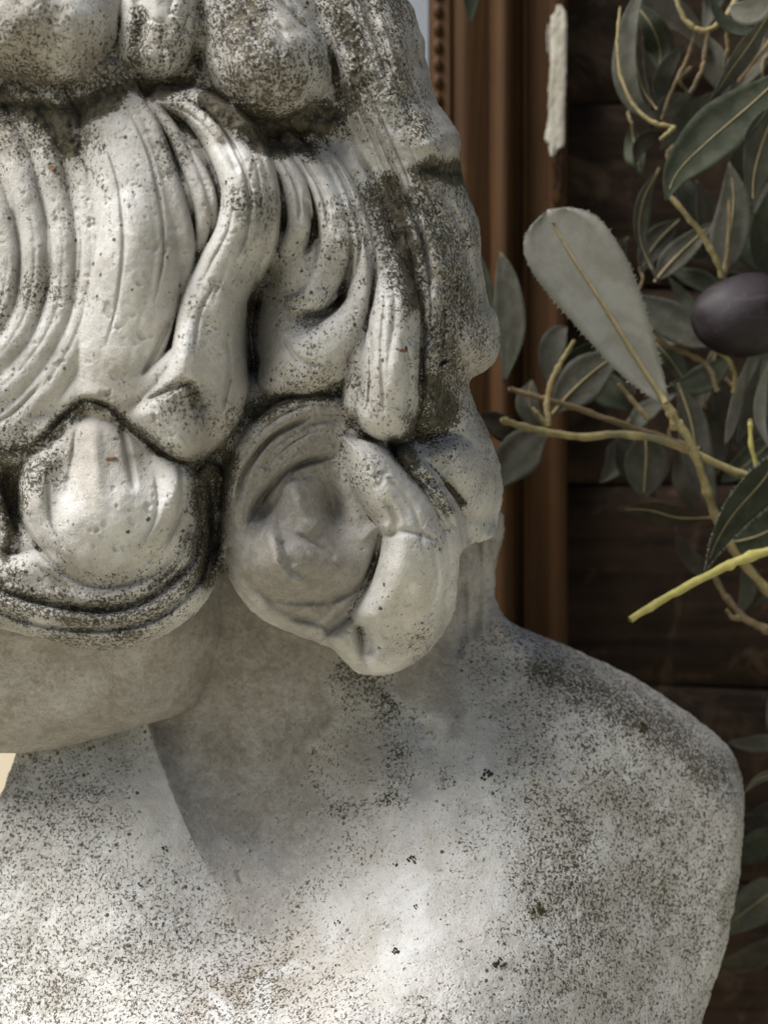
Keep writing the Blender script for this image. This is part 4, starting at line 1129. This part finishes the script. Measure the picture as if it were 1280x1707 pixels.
leaf(brB, [(1090, 470, -440), (1115, 440, -440), (1150, 405, -440), (1190, 370, -440)], 26, UD, R(10), 0.2, (0.5, 0.2), seed=24)
leaf(brB, [(1202, 462, -380), (1215, 400, -385), (1222, 330, -390), (1215, 270, -390)], 38, MAT_UNDER_DK, R(15), 0.25, (0.4, 0.1), seed=25)
leaf(brB, [(1200, 575, -420), (1150, 555, -420), (1100, 525, -420), (1056, 492, -420)], 38, UD, R(-10), 0.15, (0.5, 0.3), seed=26, vein=None)
leaf(brB, [(1270, 460, -470), (1220, 440, -475), (1180, 425, -480), (1130, 430, -480)], 26, DK, R(15), 0.15, (0.5, 0.2), seed=27, vein=None)
leaf(brB, [(1290, 300, -440), (1280, 360, -440), (1270, 420, -440), (1278, 470, -440)], 32, TP, R(15), 0.15, (0.5, 0.2), seed=28, vein=None)
leaf(brB, [(1160, 300, -460), (1176, 340, -460), (1180, 390, -460), (1170, 430, -460)], 26, DK, R(15), 0.15, (0.5, 0.2), seed=29, vein=None)
leaf(brB, [(1110, 225, -450), (1085, 230, -450), (1065, 245, -450), (1058, 275, -450)], 18, DK, R(15), 0.15, (0.5, 0.2), seed=30, vein=None)

# branch hanging from the top right
brC = empty("olive_branch", at(1200, -60, -380), "olive sprig hanging from the top right corner, its leaves curved into arcs", "olive branch")
stem(brC, [(1118, -30, -350), (1134, 20, -350), (1152, 44, -350), (1180, 50, -352), (1215, 20, -360), (1240, -40, -370)], (5, 7), MAT_STEM, seed=31)
stem(brC, [(1180, 50, -352), (1174, 90, -355), (1168, 120, -360), (1150, 155, -368)], (5.5, 4.5), MAT_STEM_BR, seed=32)
stem(brC, [(1160, 46, -351), (1148, 90, -380), (1120, 150, -395), (1102, 200, -400)], (4.5, 3.5), MAT_STEM_BR, seed=33)
stem(brC, [(1210, 52, -352), (1212, 80, -355), (1206, 110, -362)], (5, 4), MAT_STEM_BR, seed=34)
stem(brC, [(1125, 212, -330), (1085, 203, -330), (1052, 170, -335), (1034, 125, -340), (1028, 70, -345), (1034, 10, -350)], (5, 3), MAT_STEM, seed=35)
stem(brC, [(1125, 212, -330), (1112, 222, -325), (1100, 232, -322)], (6, 3.5), MAT_STEM, name="bud", seed=36)
stem(brC, [(1290, 60, -360), (1262, 95, -360), (1230, 138, -362)], (5, 4), MAT_STEM_BR, seed=37)
leaf(brC, [(1100, 200, -345), (1060, 172, -350), (1042, 110, -355), (1052, 30, -360), (1080, -40, -365)], 26, MAT_UNDER_DK, R(35), 0.3, (0.5, 0.1), seed=31, vein=None)
leaf(brC, [(1094, 182, -360), (1072, 150, -365), (1060, 100, -370), (1062, 40, -375)], 15, UD, R(30), 0.4, (0.5, 0.1), seed=32)
leaf(brC, [(1282, 20, -310), (1250, 70, -310), (1215, 120, -315), (1182, 172, -320)], 22, MAT_UNDER_DK, R(30), 0.4, (0.45, 0.1), seed=33, veinr=2.2)
leaf(brC, [(1178, -20, -330), (1200, 30, -330), (1235, 52, -330), (1275, 50, -330)], 18, TP, R(30), 0.2, (0.5, 0.1), seed=34, vein=None)
leaf(brC, [(1060, -30, -470), (1095, 10, -470), (1140, 40, -470), (1185, 90, -470)], 34, DK, R(15), 0.15, (0.5, 0.3), seed=35, vein=None)
leaf(brC, [(1150, 155, -420), (1130, 170, -420), (1110, 180, -420), (1090, 190, -420)], 24, UD, R(15), 0.15, (0.5, 0.2), seed=36, vein=None)
leaf(brC, [(1200, 150, -430), (1170, 180, -430), (1140, 200, -430), (1100, 250, -430)], 28, UD, R(15), 0.15, (0.5, 0.2), seed=37, vein=None)
leaf(brC, [(1290, -10, -300), (1265, 12, -300), (1240, 20, -300), (1215, 10, -300)], 26, U, R(15), 0.15, (0.5, 0.4), seed=38, vein=None)
leaf(brC, [(1070, 60, -500), (1090, 110, -500), (1100, 160, -500), (1085, 215, -500)], 30, DK, R(15), 0.15, (0.5, 0.3), seed=39, vein=None)

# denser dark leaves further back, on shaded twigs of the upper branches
rr_ = random.Random(23)
for (x, y, ang, ln, br) in [(1075, 60, 1.2, 130, brC), (1120, 130, 1.9, 120, brC), (1245, 95, 2.0, 130, brC), (1262, 180, 1.7, 120, brC), (1165, 205, 1.2, 110, brB), (1230, 270, 1.9, 130, brB),
                            (1135, 330, 1.3, 110, brB), (1255, 400, 1.4, 120, brB), (1165, 470, 0.4, 120, brB), (1100, 410, 2.2, 110, brB), (1262, 620, 1.8, 130, brB), (1215, 690, 1.2, 130, brA),
                            (1160, 660, 2.0, 120, brA), (1110, 600, 0.9, 120, brA), (1250, 760, 2.4, 130, brA), (1140, 800, 1.3, 120, brA), (1235, 850, 1.9, 120, brA), (1090, 690, 2.4, 100, brA),
                            (1030, 620, 1.0, 100, brA), (1265, 20, 2.6, 120, brC), (1180, -10, 1.7, 130, brC), (1060, 250, 1.4, 90, brB), (1280, 960, 2.0, 120, brA), (1040, 440, 1.7, 90, brB), (1000, 650, 0.6, 120, brA), (960, 610, 2.2, 110, brA), (1060, 780, 1.0, 120, brA), (1020, 760, 2.0, 100, brA), (905, 680, 1.2, 100, brA), (1110, 560, 0.2, 110, brA), (1130, 520, 1.3, 120, brB), (1180, 740, 1.5, 120, brA), (1250, 700, 1.1, 120, brA), (1075, 520, 1.5, 110, brB), (1220, 560, 1.9, 130, brB), (1250, 330, 1.2, 130, brB), (1110, 90, 1.5, 120, brC), (1190, 110, 1.2, 120, brC)]:
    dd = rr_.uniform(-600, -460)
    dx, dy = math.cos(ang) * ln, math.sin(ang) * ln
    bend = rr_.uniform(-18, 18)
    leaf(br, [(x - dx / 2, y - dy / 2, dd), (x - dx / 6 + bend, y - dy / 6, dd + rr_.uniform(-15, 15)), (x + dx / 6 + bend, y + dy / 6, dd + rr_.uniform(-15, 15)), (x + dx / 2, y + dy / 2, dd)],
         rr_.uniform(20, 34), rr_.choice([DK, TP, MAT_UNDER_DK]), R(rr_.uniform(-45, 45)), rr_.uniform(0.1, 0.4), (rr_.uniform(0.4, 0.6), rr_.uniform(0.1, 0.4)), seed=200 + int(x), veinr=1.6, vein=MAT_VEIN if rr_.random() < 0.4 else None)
    if rr_.random() < 0.6:
        stem(br, [(x - dx / 2, y - dy / 2, dd), (x - dx * 0.8, y - dy * 0.7, dd - 8), (x - dx * 1.1 + 30, y - dy * 0.9, dd - 20)], (3.2, 4.5), MAT_STEM_BR, seed=int(x))

# cut stems lower down
cut = empty("cut_stem", at(1300, 915, -230), "smooth yellow-green cut stem with a blunt end pointing left", "stem")
stem(cut, [(1050, 1033, -215), (1118, 992, -220), (1198, 950, -225), (1250, 928, -228), (1320, 908, -232)], (7.5, 10), MAT_STEM_YE, seed=41)
brD = empty("bare_twig", at(1300, 1060, -380), "brown bare twig with a torn stub below the yellow-green stem", "twig")
stem(brD, [(1185, 950, -390), (1206, 990, -390), (1238, 1028, -385), (1275, 1048, -380), (1330, 1070, -375)], (6.5, 10), MAT_STEM_BR, seed=42)
stem(brD, [(1236, 1028, -385), (1222, 1030, -380), (1210, 1016, -378)], (7, 4.5), MAT_STEM_BR, name="stub", seed=43)
stem(brD, [(1215, 905, -380), (1240, 940, -380), (1280, 990, -378), (1320, 1030, -376)], (6, 8), MAT_STEM, seed=44)
leaf(brD, [(1125, 880, -560), (1140, 920, -560), (1170, 950, -560), (1200, 965, -560)], 20, DK, R(20), 0.2, (0.5, 0.2), seed=45, vein=None)

# leaves low behind the shoulder
brE = empty("olive_branch", at(1320, 1500, -480), "shaded olive leaves showing low behind the rim of the shoulder", "olive branch")
stem(brE, [(1330, 1180, -500), (1318, 1300, -500), (1312, 1450, -500), (1320, 1620, -500)], (7, 9), MAT_STEM_BR, seed=51)
for i, (p, w, mt, ro) in enumerate([([(1320, 1240, -480), (1285, 1238, -480), (1250, 1240, -480), (1212, 1238, -480)], 18, UD, 15), ([(1318, 1280, -450), (1285, 1290, -450), (1260, 1300, -450), (1240, 1322, -450)], 12, UD, 35),
                                    ([(1315, 1380, -480), (1275, 1400, -480), (1240, 1420, -480), (1190, 1430, -480)], 30, TP, 10), ([(1312, 1470, -470), (1280, 1490, -470), (1240, 1520, -470), (1190, 1560, -470)], 44, UD, 8),
                                    ([(1318, 1560, -480), (1280, 1580, -480), (1240, 1600, -480), (1190, 1610, -480)], 30, DK, 10), ([(1318, 1330, -520), (1290, 1350, -520), (1260, 1370, -520), (1220, 1370, -520)], 26, DK, 10),
                                    ([(1290, 1130, -420), (1284, 1160, -420), (1280, 1190, -420), (1278, 1218, -420)], 6, UD, 30)]):
    leaf(brE, p, w, mt, R(ro), 0.15, (0.5, 0.3), seed=52 + i, vein=MAT_VEIN if i in (1, 3) else None, veinr=1.6)

brF = empty("leaf_tip", at(785, -60, -480), "single dark leaf tip hanging over the frame at the top", "leaf")
leaf(brF, [(790, -90, -480), (788, -50, -480), (785, 0, -480), (783, 42, -480)], 24, TP, R(10), 0.2, (0.45, 0.0), seed=71, vein=None, name="blade")

# ------------------------------------------------------------------ scraps caught on the stone

def hair_depth(x, y):
    f, H = HAIR_H
    return H[int((y - f.y0) / G), int((x - f.x0) / G)]

def scrap(x, y, ln, wd, ang, label):
    n = 7
    m = MB(); co = []
    for i in range(n):
        t = i / (n - 1) * 2 - 1
        px, py = x + t * ln / 2 * math.cos(ang), y + t * ln / 2 * math.sin(ang)
        w = wd / 2 * math.sqrt(max(0.04, 1 - t * t))
        d = hair_depth(px, py) + 2.0
        for u, dz in ((-1, 0), (0, 1.6), (1, 0)):
            co.append(at(px - math.sin(ang) * w * u, py + math.cos(ang) * w * u, d + dz + 0.8 * math.sin(3 * t)))
    q = [(i * 3 + k, (i + 1) * 3 + k, (i + 1) * 3 + k + 1, i * 3 + k + 1) for i in range(n - 1) for k in range(2)]
    nb = len(co)
    co2 = [(c[0], c[1] + 1.5 * S, c[2]) for c in co]
    m.add(co + co2, q + [tuple(v + nb for v in f[::-1]) for f in q])
    tag(m.build("dry_husk", MAT_SCRAP), label, "dry husk", "dry husks caught on the carved hair")
scrap(186, 764, 20, 6, -0.12, "brown dry husk lying on the rounded hanging curl at the left")
scrap(672, 585, 15, 5, 0.1, "brown dry husk stuck to the straight lock above the big curl")
scrap(88, 281, 10, 8, 1.2, "small orange-brown husk beside the dark moss at the hair's upper left")
